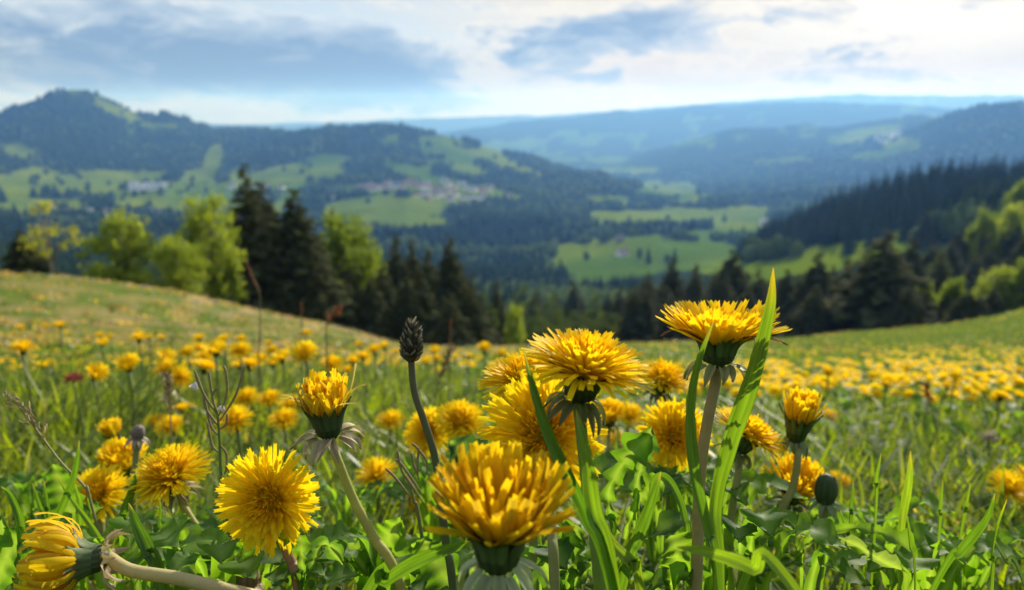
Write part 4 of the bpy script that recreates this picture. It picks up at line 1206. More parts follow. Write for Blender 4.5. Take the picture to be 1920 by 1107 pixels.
def hero(label, kind, px, py, wpx, D, axis, stem, tint=.08, brown=0.0, wild=1.0, rot=0., bracts=13, bract_col=(.16, .19, .07), bract_a=(100, 172), bract_len=10.0, cup=(6.4, 9.0), cup_col=(.055, .085, .028),
         stem_col=((.36, .34, .13), (.24, .27, .09)), stem_r=.00195, squash=1.0, single=2, name='dandelion', extra=None):
    """px, py: rim of the green cup; wpx: width of the head in the photograph; D: its real width"""
    rnd = random.Random(int(px * 7 + py)); dep = D * F / wpx
    c = w2(px, py, dep)
    R = frame((axis[0], -axis[2], axis[1]))
    rz = np.array([[math.cos(rot), -math.sin(rot), 0], [math.sin(rot), math.cos(rot), 0], [0, 0, 1]])
    R = R @ rz
    nat = {'open': .047, 'face': .047, 'saucer': .042, 'cup': .032, 'closing': .019, 'ball': .034}[kind]
    s = D / nat * .001
    X = lambda V: c + (V * np.array((1, 1, squash)) * s) @ R.T
    ds = [w2(*q) if len(q) == 3 else w2(q[0], q[1], dep) for q in stem]
    foot = c + R @ np.array((0, 0, -cup[1] * 1.1 * s))
    pts = path_to_ground([foot + R @ np.array((0, 0, .002)), foot] + ds)
    base = pts[-1] + np.array((0, 0, .008))
    e = empty(name, base)
    mb = MB(); sp = spline(pts, 34); tube(mb, sp, np.linspace(stem_r * .92, stem_r * 1.15, len(sp)), stem_col[0], 12, stem_col[1]); mb.build('stem', M_STEM, e, base)
    mb = MB(); V, Fc, C = cup_body(cup[0], 2.4, cup[1], cup_col, 28, 1.0 if kind != 'cup' else 1.06); mb.add(X(V), Fc, C)
    oa = HEADS[kind][0][5]
    for k in range(15):
        phi = 6.283 * (k + rnd.uniform(-.2, .2)) / 15; ic = np.array(cup_col) * rnd.uniform(1.0, 1.9)
        V, Fc, C = petal(phi, cup[0] * .93, -cup[1] * .55, cup[1] * .60 + rnd.uniform(4.5, 7.5), 3.4, RD(9), RD(min(oa + 14, 96)), 7, 0, .3, .9, 'point', .6, lambda t, ic=ic: (ic * .8, ic * 1.3, ic * .8))
        mb.add(X(V), Fc, C)
    inv = mb.build('involucre', M_BRACT, e, base)
    for k in range(bracts):
        phi = 6.283 * (k + rnd.uniform(-.3, .3)) / bracts
        bc = np.array(bract_col) * rnd.uniform(.75, 1.25)
        tipc = bc * .8 + np.array((.10, .05, .05)) * .6
        V, Fc, C = petal(phi, cup[0] * .80, -cup[1] * rnd.uniform(.88, .98), bract_len * rnd.uniform(.8, 1.2), rnd.uniform(3.0, 4.4), RD(bract_a[0] + rnd.gauss(0, 10)), RD(bract_a[1] + rnd.gauss(0, 22)), 7, rnd.gauss(0, .12), .45, .8, 'point', .6,
                         lambda t, bc=bc, tipc=tipc: (bc * 1.25 + (tipc - bc) * t, bc * .85 + (tipc - bc) * t, bc * 1.25 + (tipc - bc) * t))
        mb = MB(); mb.add(X(V), Fc, C); mb.build('bract', M_BRACT, inv, base)
    rings = head_straps(kind, rnd, tint, brown, wild)
    inner = MB()
    for ri, ring in enumerate(rings):
        for V, Fc, C in ring:
            if ri < single:
                mb = MB(); mb.add(X(V), Fc, C); mb.build('petal', M_PETAL, e, base)
            else: inner.add(X(V), Fc, C)
    if kind in ('open', 'face', 'saucer'):   # bed of the florets
        V = []; S = 16
        for r_, z_ in (((6.8, .6), (6.2, 4.4), (4.2, 7.2), (1.5, 8.2)) if kind != 'saucer' else ((6.8, .6), (6.4, 3.2), (4.2, 5), (1.5, 5.5))):
            V += [(r_ * math.cos(6.283 * q / S), r_ * math.sin(6.283 * q / S), z_) for q in range(S)]
        inner.add(X(np.array(V)), [(i * S + q, i * S + (q + 1) % S, (i + 1) * S + (q + 1) % S, (i + 1) * S + q) for i in range(3) for q in range(S)] + [tuple(range(48, 64))], (YEL + ORA) / 2)
    # forked styles standing out of the middle
    if kind in ('open', 'face', 'saucer'):
        for k in range(110):
            rr = 7.5 * math.sqrt(rnd.random()); ph = rnd.random() * 6.283; hh = (12.5 if kind != 'saucer' else 9.0) - rr * .42 + rnd.uniform(-1, 1.2)
            V, Fc, C = petal(ph, rr * .7, 3.0, hh, .75, RD(rr * 3.2), RD(rr * 3.2 + rnd.uniform(-6, 22)), 4, rnd.gauss(0, .06), .5, 2.0, 'x', .8, lambda t: ((YEL + ORA) / 2, ORA, (YEL + ORA) / 2))
            inner.add(X(V), Fc, C)
    if extra: extra(inner, X, rnd)
    o = inner.build('inner_florets', M_PETAL, e, base); o['kind'] = 'stuff'
    tag(e, label, 'dandelion')
    return e

G_ST = ((.24, .33, .07), (.20, .29, .06)); P_ST = ((.42, .38, .11), (.36, .35, .09)); R_ST = ((.42, .24, .14), (.34, .20, .11))
GB = (.17, .22, .09); DKB = (.10, .135, .045); BRB = (.31, .26, .15)
hero('large domed dandelion on a straight stem, centre right of the photo', 'open', 1095, 704, 252, .044, (.20, 1, -.02), [(1088, 790), (1100, 900), (1125, 1107)], .04, 0, 1.0, bract_col=DKB, cup_col=(.035, .05, .018), stem_col=G_ST, bract_a=(110, 176), bract_len=11)
def tipcurl(n):
    def f(inner, X, rnd):
        for k in range(n):
            V, Fc, C = petal(rnd.random() * 6.28, 6.4, 0, 19, 1.6, RD(48), RD(150), 8, rnd.gauss(0, .3), .5, 1.6, 'teeth', .6, lambda t: (BRN * 1.3, BRN, BRN * 1.3))
            inner.add(X(V), Fc, C)
    return f
hero('tallest dandelion with an upswept saucer of petals beside the broad grass blade', 'saucer', 1347, 640, 222, .043, (.02, 1, -.10), [(1341, 720), (1325, 800), (1312, 900), (1305, 1107)], .30, .35, 1.1, bract_col=(.24, .27, .12), cup_col=(.05, .08, .03),
     stem_col=((.36, .27, .15), (.34, .30, .13)), bract_a=(95, 178), bract_len=10, extra=tipcurl(6), squash=.9)
hero('nearest dandelion, a deep orange cup above pale curled bracts, bottom centre', 'cup', 935, 985, 250, .0350, (.03, 1, .12), [(938, 1107, .197), (940, 1180, .197)], .34, .60, 1.6, bract_col=(.33, .38, .20), bract_a=(120, 200), bract_len=15, cup=(6.2, 12), cup_col=(.05, .075, .028), single=3)
hero('wide dandelion facing the camera behind the nearest orange cup', 'face', 1018, 815, 232, .045, (-.12, .62, .78), [(1030, 900, .31), (1035, 1000, .30), (1040, 1107, .29)], .10, 0, 1.2, single=2)
hero('dandelion half hidden behind the left of the large domed one', 'open', 985, 722, 172, .043, (-.12, 1, .14), [(990, 800), (1000, 1000)], .06, 0, 1.0, bract_col=DKB, cup_col=(.035, .05, .018))
hero('round dandelion facing the camera, left foreground', 'face', 508, 936, 196, .044, (-.05, .30, .95), [(530, 1010), (548, 1060), (560, 1107)], .06, 0, 1.35, stem_col=R_ST, single=2)
hero('dandelion on a slanting pale stem, left of the round facing one', 'open', 322, 898, 152, .043, (-.16, .95, .30), [(350, 960), (395, 1025), (440, 1080)], .04, 0, 1.2, bract_col=BRB, stem_col=P_ST, bract_a=(100, 150))
hero('half-closed shaggy dandelion with brown reflexed bracts on a leaning pale stem', 'closing', 612, 775, 100, .0225, (-.06, 1, .05), [(632, 860), (662, 935), (702, 1010), (755, 1107)], .42, .40, 2.1, bract_col=BRB, bract_a=(85, 165), bract_len=11.5, cup=(5.2, 10.5), cup_col=(.04, .065, .03),
     stem_col=((.40, .42, .09), (.42, .38, .11)), extra=lambda inner, X, rnd: [inner.add(*(lambda q: (X(q[0]), q[1], q[2]))(petal(rnd.random() * 6.28, 5.4, 0, 15, 1.8, RD(22), RD(rnd.choice([80, 110, 60, -50])), 8, rnd.gauss(0, .3), .5, 2.0, 'teeth', .6, lambda t: (PAL, YEL * .8, PAL)))) for k in range(9)], single=3, squash=.84)
hero('toppled dandelion lying on its side with curled-in petals, bottom left corner', 'ball', 150, 1050, 165, .031, (-1, .10, .30), [(245, 1070), (330, 1084), (430, 1108), (560, 1140, .275), (700, 1200, .30)], .26, .62, 1.5, bract_col=(.34, .27, .17), bract_a=(95, 175), bract_len=10, cup=(5.8, 9.0), cup_col=(.07, .095, .04), stem_col=((.50, .42, .20), (.46, .38, .16)), stem_r=.0023, single=3)
hero('dandelion half buried behind thin grass blades at the left', 'open', 186, 932, 122, .042, (-.10, .75, .5), [(190, 990), (200, 1060)], .08, 0, 1.2, single=1)
hero('half-open orange dandelion behind the slanting-stem flower at the left', 'cup', 232, 872, 84, .034, (.1, 1, .3), [(236, 930), (240, 990)], .18, .1, 1.2, single=1)
hero('ragged dandelion at the right of a touching pair behind the plantain stem', 'open', 862, 795, 100, .042, (.1, .85, .45), [(866, 850), (868, 930)], .06, 0, 1.2, single=1)
hero('ragged dandelion at the left of a touching pair behind the plantain stem', 'face', 806, 812, 98, .043, (-.25, .6, .6), [(806, 870), (806, 940)], .08, 0, 1.2, single=1)
hero('shaggy dandelion facing the camera between the two tall stems', 'face', 1262, 816, 138, .043, (.02, .45, .85), [(1256, 900), (1252, 1000)], .14, 0, 1.3, single=1)
hero('dandelion seen from behind its tilted head, right of the broad grass blade', 'open', 1398, 822, 150, .043, (.50, .85, -.12), [(1385, 880), (1372, 960), (1368, 1040)], .16, 0, 1.3, bract_col=DKB, single=1)
hero('small dandelion partly behind the right rim of the large domed one', 'open', 1242, 716, 112, .042, (.15, 1, .15), [(1238, 780), (1232, 860)], .10, 0, 1.1, bract_col=DKB, single=1)
hero('closing dandelion with long green cup at the right of the tilted one', 'closing', 1499, 785, 74, .0215, (.04, 1, .12), [(1496, 850), (1486, 915), (1450, 1000)], .30, .25, 1.3, bract_col=GB, bract_a=(150, 182), bract_len=9, cup=(5.4, 14), single=2, squash=.84)
hero('closing orange dandelion low at the right beside a green bud', 'cup', 1490, 918, 104, .034, (.02, 1, .30), [(1468, 955), (1446, 1000)], .34, .35, 1.7, bract_col=DKB, single=2)
hero('yellow dandelion peeping out behind the green bud', 'open', 1568, 914, 70, .042, (.2, .8, .45), [(1566, 960), (1560, 1000)], .10, 0, 1.2, single=1)
hero('tiny faded dandelion head deep in the right grass', 'closing', 1714, 968, 36, .019, (0, 1, .2), [(1716, 1000), (1718, 1030)], .25, .2, 1.2, cup=(5, 10), bract_col=GB, single=0)
hero('dark orange closing dandelion behind the stem of the large domed one', 'cup', 1142, 785, 62, .033, (-.1, 1, .2), [(1140, 840), (1138, 900)], .35, .3, 1.2, single=0)
hero('drooping orange dandelion on an arched brown stem behind the nearest cup', 'cup', 775, 928, 62, .030, (.75, -.35, .35), [(735, 918), (690, 928), (650, 955), (640, 1010)], .3, .3, 1.3, stem_col=((.26, .2, .12), (.26, .2, .12)), bract_col=BRB, single=0)
hero('withered curled dandelion above the half-open orange one at the left', 'closing', 214, 818, 40, .020, (-.2, 1, .1), [(222, 870), (228, 930)], .3, .5, 1.8, bract_col=BRB, cup=(5, 9), single=0)

# a green bud and dry remains
def bud(label, px, py, wpx, hpx, dep, axis, stem, body, fluff, name, cat):
    c = w2(px, py, dep); R = frame((axis[0], -axis[2], axis[1])); k = dep / F
    pts = path_to_ground([c + R @ np.array((0, 0, 0.001)), c] + [w2(q[0], q[1], dep) for q in stem]); base = pts[-1] + np.array((0, 0, .008))
    e = empty(name, base); mb = MB(); sp = spline(pts, 20); tube(mb, sp, .0021, (.24, .27, .10), 10); mb.build('stem', M_STEM, e, base)
    prof = [(.30, 0), (.80, .08), (1., .3), (.98, .55), (.82, .8), (.5, .95), (.05, 1.0)]
    V = []; C = []; S = 22
    for r, z in prof:
        for q in range(S):
            a = 6.283 * q / S; rr = r * wpx * k * .5 * (1.04 if q % 2 else .94)
            V.append(c + R @ np.array((rr * math.cos(a), rr * math.sin(a), z * hpx * k))); C.append(np.array(body) * (1.2 if q % 2 else .75))
    Fc = [(i * S + q, i * S + (q + 1) % S, (i + 1) * S + (q + 1) % S, (i + 1) * S + q) for i in range(len(prof) - 1) for q in range(S)]
    mb = MB(); mb.add(V, Fc, C)
    rnd = random.Random(int(px))
    for q in range(16):
        bc = np.array(body) * rnd.uniform(.8, 1.7)
        V, Fc, C = petal(6.283 * q / 16 + rnd.uniform(-.1, .1), wpx * k * 360, hpx * k * 20, hpx * k * rnd.uniform(820, 1010), wpx * k * 230, RD(14), RD(-30), 8, rnd.gauss(0, .04), .4, 1.2, 'point', .6, lambda t, bc=bc: (bc * 1.4, bc * .8, bc * 1.4))
        mb.add(c + (V * .001) @ R.T, Fc, C)
    mb.build('bud', M_BRACT, e, base)
    for q in range(9):
        V, Fc, C = petal(6.283 * q / 9, wpx * k * 300, .5, 9, 3.4, RD(105), RD(165 + rnd.gauss(0, 15)), 5, rnd.gauss(0, .1), .4, .8, 'point', .6, lambda t: (np.array(fluff),) * 3)
        mb = MB(); mb.add(c + (V * .001) @ R.T, Fc, C); mb.build('bract', M_BRACT, e, base)
    tag(e, label, cat)
bud('closed dark green dandelion bud in front of a yellow flower at the right', 1547, 940, 40, 56, .40, (-.06, 1, .05), [(1543, 985), (1538, 1030)], (.065, .10, .042), (.20, .25, .13), 'dandelion_bud', 'flower bud')
bud('small wilted purplish-grey bud right of the half-open orange dandelion', 258, 822, 24, 26, .5, (.2, 1, 0), [(254, 870), (250, 920)], (.22, .17, .15), (.3, .24, .18), 'wilted_bud', 'flower bud')
bud('dry brown withered flower head at the bottom left', 464, 1098, 44, 46, .33, (.1, 1, 0), [(466, 1140), (468, 1170)], (.30, .18, .11), (.36, .26, .18), 'withered_flower', 'dry flower')

# ------------------------------------------------------------------ ribwort plantain
def plantain():
    dep = .285; R = frame((0.05, 0, 1)); c = w2(771, 677, dep); k = dep / F
    pts = path_to_ground([c + np.array((0, 0, .002)), c] + [w2(x, y, dep) for x, y in ((777, 735), (797, 795), (816, 860), (826, 940), (838, 1030), (850, 1107))])
    base = pts[-1] + np.array((0, 0, .008)); e = empty('ribwort_plantain', base)
    mb = MB(); sp = spline(pts, 44); tube(mb, sp, np.linspace(.00125, .0017, 44), (.13, .12, .075), 10, (.11, .15, .05)); mb.build('stem', M_STEM, e, base)
    rnd = random.Random(5); H = 74 * k; Rr = 16.5 * k
    core = MB(); V = []; S = 12; prof = [(.45, -.01), (.85, .08), (.95, .3), (.9, .6), (.65, .85), (.3, .97), (.04, 1.0)]
    for r, z in prof:
        for q in range(S): V.append(c + R @ np.array((r * Rr * .85 * math.cos(6.283 * q / S), r * Rr * .85 * math.sin(6.283 * q / S), z * H)))
    core.add(V, [(i * S + q, i * S + (q + 1) % S, (i + 1) * S + (q + 1) % S, (i + 1) * S + q) for i in range(len(prof) - 1) for q in range(S)], (.045, .035, .028)); core.build('flower_spike', M_DRY, e, base)
    sc_ = MB()
    for lv in range(17):
        t = (lv + .5) / 17; rad = Rr * np.interp(t, [0, .1, .35, .7, .9, 1], [.5, .85, 1, .82, .5, .15]) * .84
        for q in range(13 if t < .8 else 7):
            phi = 6.283 * (q + .5 * (lv % 2) + rnd.uniform(-.2, .2)) / (13 if t < .8 else 7)
            g = rnd.uniform(.04, .14); pale = rnd.random() < .30
            col = np.array((g * 1.15, g, g * .85)) if not pale else np.array((.50, .46, .38)) * rnd.uniform(.5, 1)
            if t < .25 and rnd.random() < .12: col = np.array((.30, .06, .03))
            V, Fc, C = petal(phi, rad * 1000, t * H * 1000, rnd.uniform(2.0, 3.2), rnd.uniform(1.0, 1.7), RD(55 - 35 * t), RD(15 + rnd.uniform(-15, 30)), 3, rnd.gauss(0, .15), .6, 1, 'point', .6, lambda s, col=col: (col * 1.2, col * .7, col * 1.2))
            sc_.add(c + (V * .001) @ R.T, Fc, C)
    o = sc_.build('scales', M_DRY, e, base); o['kind'] = 'stuff'
    tag(e, 'ribwort plantain with a dark cone-shaped head on a bent stem', 'plantain')
plantain()

# ------------------------------------------------------------------ slender cress with pods and two pale flowers
def thin_plant(name, label, cat, dep, stem, pods, flowers, scol, pcol, srad=.0009, prad=.0006):
    pts = path_to_ground([w2(x, y, dep) for x, y in stem]); base = pts[-1] + np.array((0, 0, .008)); e = empty(name, base)
    mb = MB(); sp = spline(pts, 40); tube(mb, sp, np.linspace(srad * .6, srad * 1.2, 40), scol, 8); mb.build('stem', M_STEM, e, base)
    for pd in pods:
        q = [w2(x, y, dep + (0 if len(pd) < 2 else random.uniform(-.008, .008)) * 0) for x, y in pd]
        mb = MB(); sp = spline(q, 12); tube(mb, sp, np.interp(np.linspace(0, 1, 12), [0, .3, .9, 1], [prad * .5, prad, prad, prad * .2]), pcol, 6); mb.build('seed_pod', M_DRY, e, base)
    for (x, y, s, a) in flowers:
        c = w2(x, y, dep); R = frame(a)
        for q in range(5):
            V, Fc, C = petal(6.283 * q / 5, .3, 0, s, s * .55, RD(22), RD(14), 5, 0, .5, 1, 'x', .5, lambda t: (np.array((.72, .66, .80)),) * 3)
            mb = MB(); mb.add(c + (V * .001) @ R.T, Fc, C); mb.build('petal', M_STEM, e, base)
    tag(e, label, cat)
thin_plant('cress_plant', 'slender cress with upright seed pods and two tiny pale lilac flowers', 'wildflower', .34, [(408, 775), (412, 830), (414, 880), (420, 940), (432, 1010), (440, 1075)],
    [[(408, 778), (385, 745), (372, 715), (364, 692)], [(404, 772), (396, 730), (391, 695)], [(408, 775), (398, 745), (408, 725)], [(410, 780), (425, 740), (424, 700), (418, 684)], [(412, 790), (440, 745), (452, 710), (459, 684)],
     [(410, 800), (388, 770), (382, 750)], [(412, 820), (396, 800), (388, 770), (380, 738)], [(412, 850), (399, 838), (393, 815), (388, 790)], [(413, 835), (424, 850), (425, 875), (421, 890)], [(413, 805), (424, 795), (426, 775)]],
    [(369, 731, 3.6, (-.5, .1, .7)), (420, 772, 3.0, (-.3, -.2, .8))], (.13, .20, .06), (.24, .20, .10))
thin_plant('cress_plant', 'cress with thin curved bare pods behind the nearest orange cup', 'wildflower', .34, [(768, 910), (776, 940), (790, 1000)],
    [[(790, 925), (770, 895), (750, 868), (740, 862)], [(795, 945), (768, 905), (752, 880), (744, 840)], [(786, 900), (775, 870), (771, 848)], [(784, 895), (783, 865), (786, 838)], [(800, 890), (800, 865), (780, 838), (771, 832)], [(768, 930), (740, 895), (722, 878)]], [], (.18, .2, .08), (.27, .2, .11))

# ------------------------------------------------------------------ flowering grasses, sorrel and a clover
def spike_plant(name, label, cat, dep, pts, head_px, n, size, col_a, col_b, scol, srad, sd_):
    rnd = random.Random(sd_)
    pp = path_to_ground([w2(x, y, dep) for x, y in pts]); base = pp[-1] + np.array((0, 0, .008)); e = empty(name, base)
    sp = spline(pp, 40); mb = MB(); tube(mb, sp, np.linspace(srad * .5, srad, 40), scol, 6); mb.build('stem', M_STEM, e, base)
    hp = spline([w2(x, y, dep) for x, y in head_px], 40); mb = MB()
    for i in range(n):
        t = i / n; p = hp[int(t * 39)]; d = unit(hp[min(39, int(t * 39) + 1)] - hp[max(0, int(t * 39) - 1)])
        R = frame(d * -1); p = p + np.array((rnd.gauss(0, 1), rnd.gauss(0, 1), rnd.gauss(0, .6))) * size * .00028; fat = math.sin(math.pi * min(1, max(.12, t * .9 + .08))) ** .5
        u = rnd.random(); col = np.array(col_a) + (np.array(col_b) - np.array(col_a)) * u
        V, Fc, C = petal(rnd.random() * 6.283, .3, 0, size * fat * rnd.uniform(.7, 1.3), size * .36, RD(38), RD(15), 3, rnd.gauss(0, .1), .7, 1, 'point', .6, lambda s, col=col: (col, col * .8, col))
        mb.add(p + (V * .001) @ R.T, Fc, C)
    o = mb.build('seed_head', M_DRY, e, base); o['kind'] = 'stuff'
    tag(e, label, cat)
spike_plant('seeding_grass', 'nodding brown grass seed head on a thin stalk at the left border', 'grass', .36, [(14, 741), (40, 768), (75, 815), (115, 868), (160, 915), (175, 960)], [(14, 741), (40, 765), (62, 795), (82, 825)], 46, 4.2, (.28, .22, .10), (.46, .38, .20), (.30, .28, .12), .0007, 1)
spike_plant('seeding_grass', 'upright brown grass spike in front of the left dandelion crowd', 'grass', .62, [(310, 705), (318, 760), (322, 830), (326, 900)], [(310, 703), (316, 735), (320, 775)], 50, 6.0, (.22, .16, .09), (.36, .27, .16), (.28, .26, .12), .0010, 2)
spike_plant('seeding_grass', 'blurred dark grass spike right of the plantain head', 'grass', .9, [(846, 648), (832, 690), (822, 720), (812, 780)], [(846, 650), (834, 686), (822, 716)], 46, 8.0, (.16, .11, .07), (.28, .2, .12), (.22, .2, .1), .0013, 3)
for i, (pts, lab) in enumerate([([(462, 492), (474, 520), (486, 548), (488, 600), (485, 690)], 'tall blurred reddish sorrel before the leftmost dark spruces'),
        ([(565, 568), (566, 590), (566, 640), (566, 690)], 'short reddish sorrel stalk against the dark wood'),
        ([(636, 578), (622, 592), (612, 612), (612, 650), (614, 700)], 'bent rusty sorrel above the brow, left of the plantain'),
        ([(846, 600), (845, 625), (843, 660), (842, 720)], 'thin rusty sorrel just right of the plantain head')]):
    spike_plant('sorrel', lab, 'wildflower', (1.15, 1.5, 1.05, 1.2)[i], pts, pts[:3], 34, (4.5, 4.5, 8, 4.5)[i], (.30, .09, .05), (.42, .16, .09), (.20, .15, .07), .0013, 10 + i)
spike_plant('sorrel', 'thin rusty sorrel in the right field before the grass', 'wildflower', 1.1, [(1735, 722), (1742, 745), (1752, 790), (1758, 840)], [(1735, 720), (1740, 738), (1746, 758)], 46, 8, (.28, .11, .06), (.36, .17, .10), (.14, .16, .06), .0013, 17)
def clover(px, py, dep, label, col):
    c = w2(px, py, dep); zg = gz(c[0], c[1]); base = np.array((c[0], c[1], zg)); e = empty('clover_flower', base)
    mb = MB(); tube(mb, spline([base + (0, 0, -.01), (base + c) / 2 + (.004, 0, 0), c], 8), .0012, (.15, .2, .06), 6); mb.build('stem', M_STEM, e, base)
    rnd = random.Random(4); mb = MB()
    for k in range(90):
        th = math.acos(rnd.uniform(-.4, 1)); ph = rnd.random() * 6.283; t = rnd.random()
        V, Fc, C = petal(ph, 1 + 2 * math.sin(th), 2 * math.cos(th), rnd.uniform(7, 10), 2.4, th, th * .8, 3, 0, .5, 1, 'point', .6, lambda s, t=t: (np.array(col) * (.7 + .5 * t),) * 3)
        mb.add(c + V * .00105, Fc, C)
    o = mb.build('flower_head', M_DRY, e, base); o['kind'] = 'stuff'
    tag(e, label, 'clover')
clover(136, 712, .95, 'faded pinkish-red clover head in the left grass', (.48, .14, .12))
clover(1855, 822, .95, 'small whitish flower head in the right grass', (.52, .46, .38))

# ------------------------------------------------------------------ single broad grass blades
def grass_blade(label, dep, pts, wpx, col, tipc=None, twist=0., fold=.35, seed=0):
    rnd = random.Random(seed * 13 + 5)
    q = [w2(p[0], p[1], p[2] if len(p) > 2 else dep) for p in pts]
    q = path_to_ground(q); n = 44; sp = spline(q, n); k = dep / F
    t = np.linspace(0, 1, n)
    w = wpx * k * np.interp(t, [0, .04, .15, .4, .8, 1], [.03, .22, .6, 1.0, .9, .6])
    T = np.gradient(sp, axis=0); V = []; C = []; nrm = np.array((.25, -1, .35)); ph = rnd.random() * 6
    cols = 9
    for i in range(n):
        tt = unit(T[i]); side = unit(np.cross(tt, nrm)); nn = np.cross(side, tt)
        a = twist * t[i] + .10 * math.sin(ph + t[i] * 9)
        s2 = side * math.cos(a) + nn * math.sin(a); n2 = nn * math.cos(a) - side * math.sin(a)
        nick = 1 - .10 * (rnd.random() ** 6)
        for c_ in range(cols):
            f = -1 + 2 * c_ / (cols - 1)
            rib = (.05 if c_ % 2 else -.02) * w[i]
            V.append(sp[i] + s2 * (f * w[i] * .5 * (nick if abs(f) == 1 else 1)) + n2 * (fold * w[i] * .5 * abs(f) + rib))
            base = np.array(col) * (1.18 if c_ % 2 else .80) * (1.25 if c_ == cols // 2 else 1) * (1 + .12 * math.sin(ph * 2 + t[i] * 23 + c_))
            dry = max(0, 1 - t[i] / .10) * .8 if tipc is None else max(0, 1 - t[i] / .18)
            tc_ = np.array((.34, .27, .10)) if tipc is None else np.array(tipc)
            C.append(base * (1 - dry) + tc_ * dry)
    Fc = [(i * cols + c_, i * cols + c_ + 1, (i + 1) * cols + c_ + 1, (i + 1) * cols + c_) for i in range(n - 1) for c_ in range(cols - 1)]
    base = q[-1] + np.array((0, 0, .008)); mb = MB(); mb.add(V, Fc, C)
    o = mb.build('grass_blade', M_GRASS, None, base); o.location = tuple(base)
    tag(o, label, 'grass blade')
LG = (.115, .21, .022); MG = (.075, .155, .02); DG = (.045, .10, .02)
grass_blade('broad upright grass blade with a yellow tip crossing the tallest dandelion', .245, [(1450, 502), (1441, 580), (1408, 710), (1366, 830), (1338, 950), (1345, 1107)], 42, LG, (.42, .32, .03), .5, .3, 1)
grass_blade('narrow grass blade rising in front of the tallest dandelion stem', .235, [(1338, 602), (1304, 690), (1291, 780), (1300, 890), (1325, 1000), (1345, 1107)], 27, MG, None, .6, .5, 2)
grass_blade('dark grass blade crossing the dandelions left of the large domed one', .225, [(981, 658), (1003, 740), (1030, 820), (1072, 910), (1100, 975), (1150, 1107)], 25, (.055, .13, .018), None, -.5, .5, 3)
grass_blade('long bright grass blade hugging the stem of the large domed dandelion', .225, [(1080, 768), (1098, 860), (1112, 960), (1150, 1107)], 34, LG, None, .35, .45, 4)
grass_blade('pointed grass blade leaning right beside the serrated leaves', .27, [(1239, 884), (1219, 940), (1192, 1010), (1160, 1107)], 28, MG, None, .2, .5, 5)
grass_blade('grass blade folded over in a sharp bend near the middle stems', .29, [(1218, 940), (1222, 905), (1240, 893), (1262, 915), (1282, 970), (1288, 1060)], 18, MG, None, .3, .4, 6)
grass_blade('flat bright grass blade pointing left across the bottom right of centre', .20, [(1268, 1026), (1330, 1036), (1410, 1065), (1500, 1120)], 27, (.15, .25, .025), None, .3, .25, 7)
grass_blade('long grass blade slanting up to the right across the bottom', .24, [(892, 1020), (850, 1026), (780, 1052), (720, 1088), (680, 1120)], 28, MG, None, .3, .4, 8)
grass_blade('upright kinked grass blade before the half buried dandelion', .33, [(149, 825), (144, 870), (130, 920), (100, 985), (90, 1030)], 14, MG, None, .3, .4, 9)
grass_blade('thin grass blade slanting right below the half buried dandelion', .33, [(106, 890), (130, 930), (160, 970), (190, 1015), (215, 1060)], 10, LG, None, .3, .4, 10)
grass_blade('wide dark grass blade right of the toppled dandelion', .28, [(241, 943), (258, 985), (280, 1035), (305, 1107)], 26, DG, None, .3, .5, 11)
grass_blade('grass blade slanting over the left flank of the slanting-stem dandelion', .38, [(257, 880), (248, 920), (232, 965), (226, 1010)], 17, MG, None, .3, .4, 12)
grass_blade('grass blade arching at the left border', .30, [(2, 912), (20, 930), (36, 970), (42, 1020), (44, 1080)], 15, MG, None, .3, .5, 13)
grass_blade('sunlit upright grass blade in the right foreground', .38, [(1707, 845), (1703, 900), (1692, 960), (1680, 1050)], 22, (.17, .27, .03), (.36, .28, .06), .2, .3, 14)
grass_blade('long grass blade leaning right toward the border pair of dandelions', .30, [(1866, 925), (1845, 975), (1800, 1030), (1750, 1095)], 24, MG, None, .3, .4, 15)
grass_blade('twisted thin grass blade near the right border', .29, [(1888, 936), (1868, 985), (1858, 1040), (1856, 1107)], 15, LG, (.4, .34, .03), 1.6, .4, 16)
grass_blade('dark grass stalk leaning left at the right border', .30, [(1862, 1010), (1885, 1050), (1920, 1100)], 13, (.05, .09, .05), None, .3, .4, 17)
grass_blade('slender grass blade rising from the pale glossy leaf', .30, [(1699, 960), (1706, 1020), (1714, 1107)], 13, LG, None, .9, .4, 18)
grass_blade('short grass blade between the nearest cup and the central stem', .26, [(1128, 975), (1150, 1020), (1185, 1060), (1200, 1107)], 24, (.13, .2, .03), None, .3, .3, 19)
grass_blade('thin grass blade at the foot of the round facing dandelion', .30, [(592, 1086), (586, 1100), (570, 1125)], 16, LG, None, .3, .4, 20)
grass_blade('grass blade pair member leaning left under the tilted dandelion', .30, [(1440, 1010), (1420, 1050), (1385, 1107)], 20, LG, None, .3, .4, 21)
for i, (x, y, x2, y2) in enumerate([(60, 905, 95, 1010), (82, 900, 96, 1000), (140, 905, 150, 1000), (300, 935, 296, 1040), (555, 1010, 540, 1107), (1600, 900, 1590, 1010), (1652, 850, 1640, 960), (1768, 900, 1758, 1010), (1820, 905, 1800, 1000), (1575, 955, 1590, 1040), (880, 1000, 902, 1090), (1012, 1000, 1032, 1090)]):
    grass_blade('slim grass blade standing up among the leaves of the foreground', .36, [(x, y), ((x + x2) / 2 + random.uniform(-6, 6), (y + y2) / 2), (x2, y2)], random.uniform(8, 13), random.choice((LG, MG)), None, .4, .4, 30 + i)

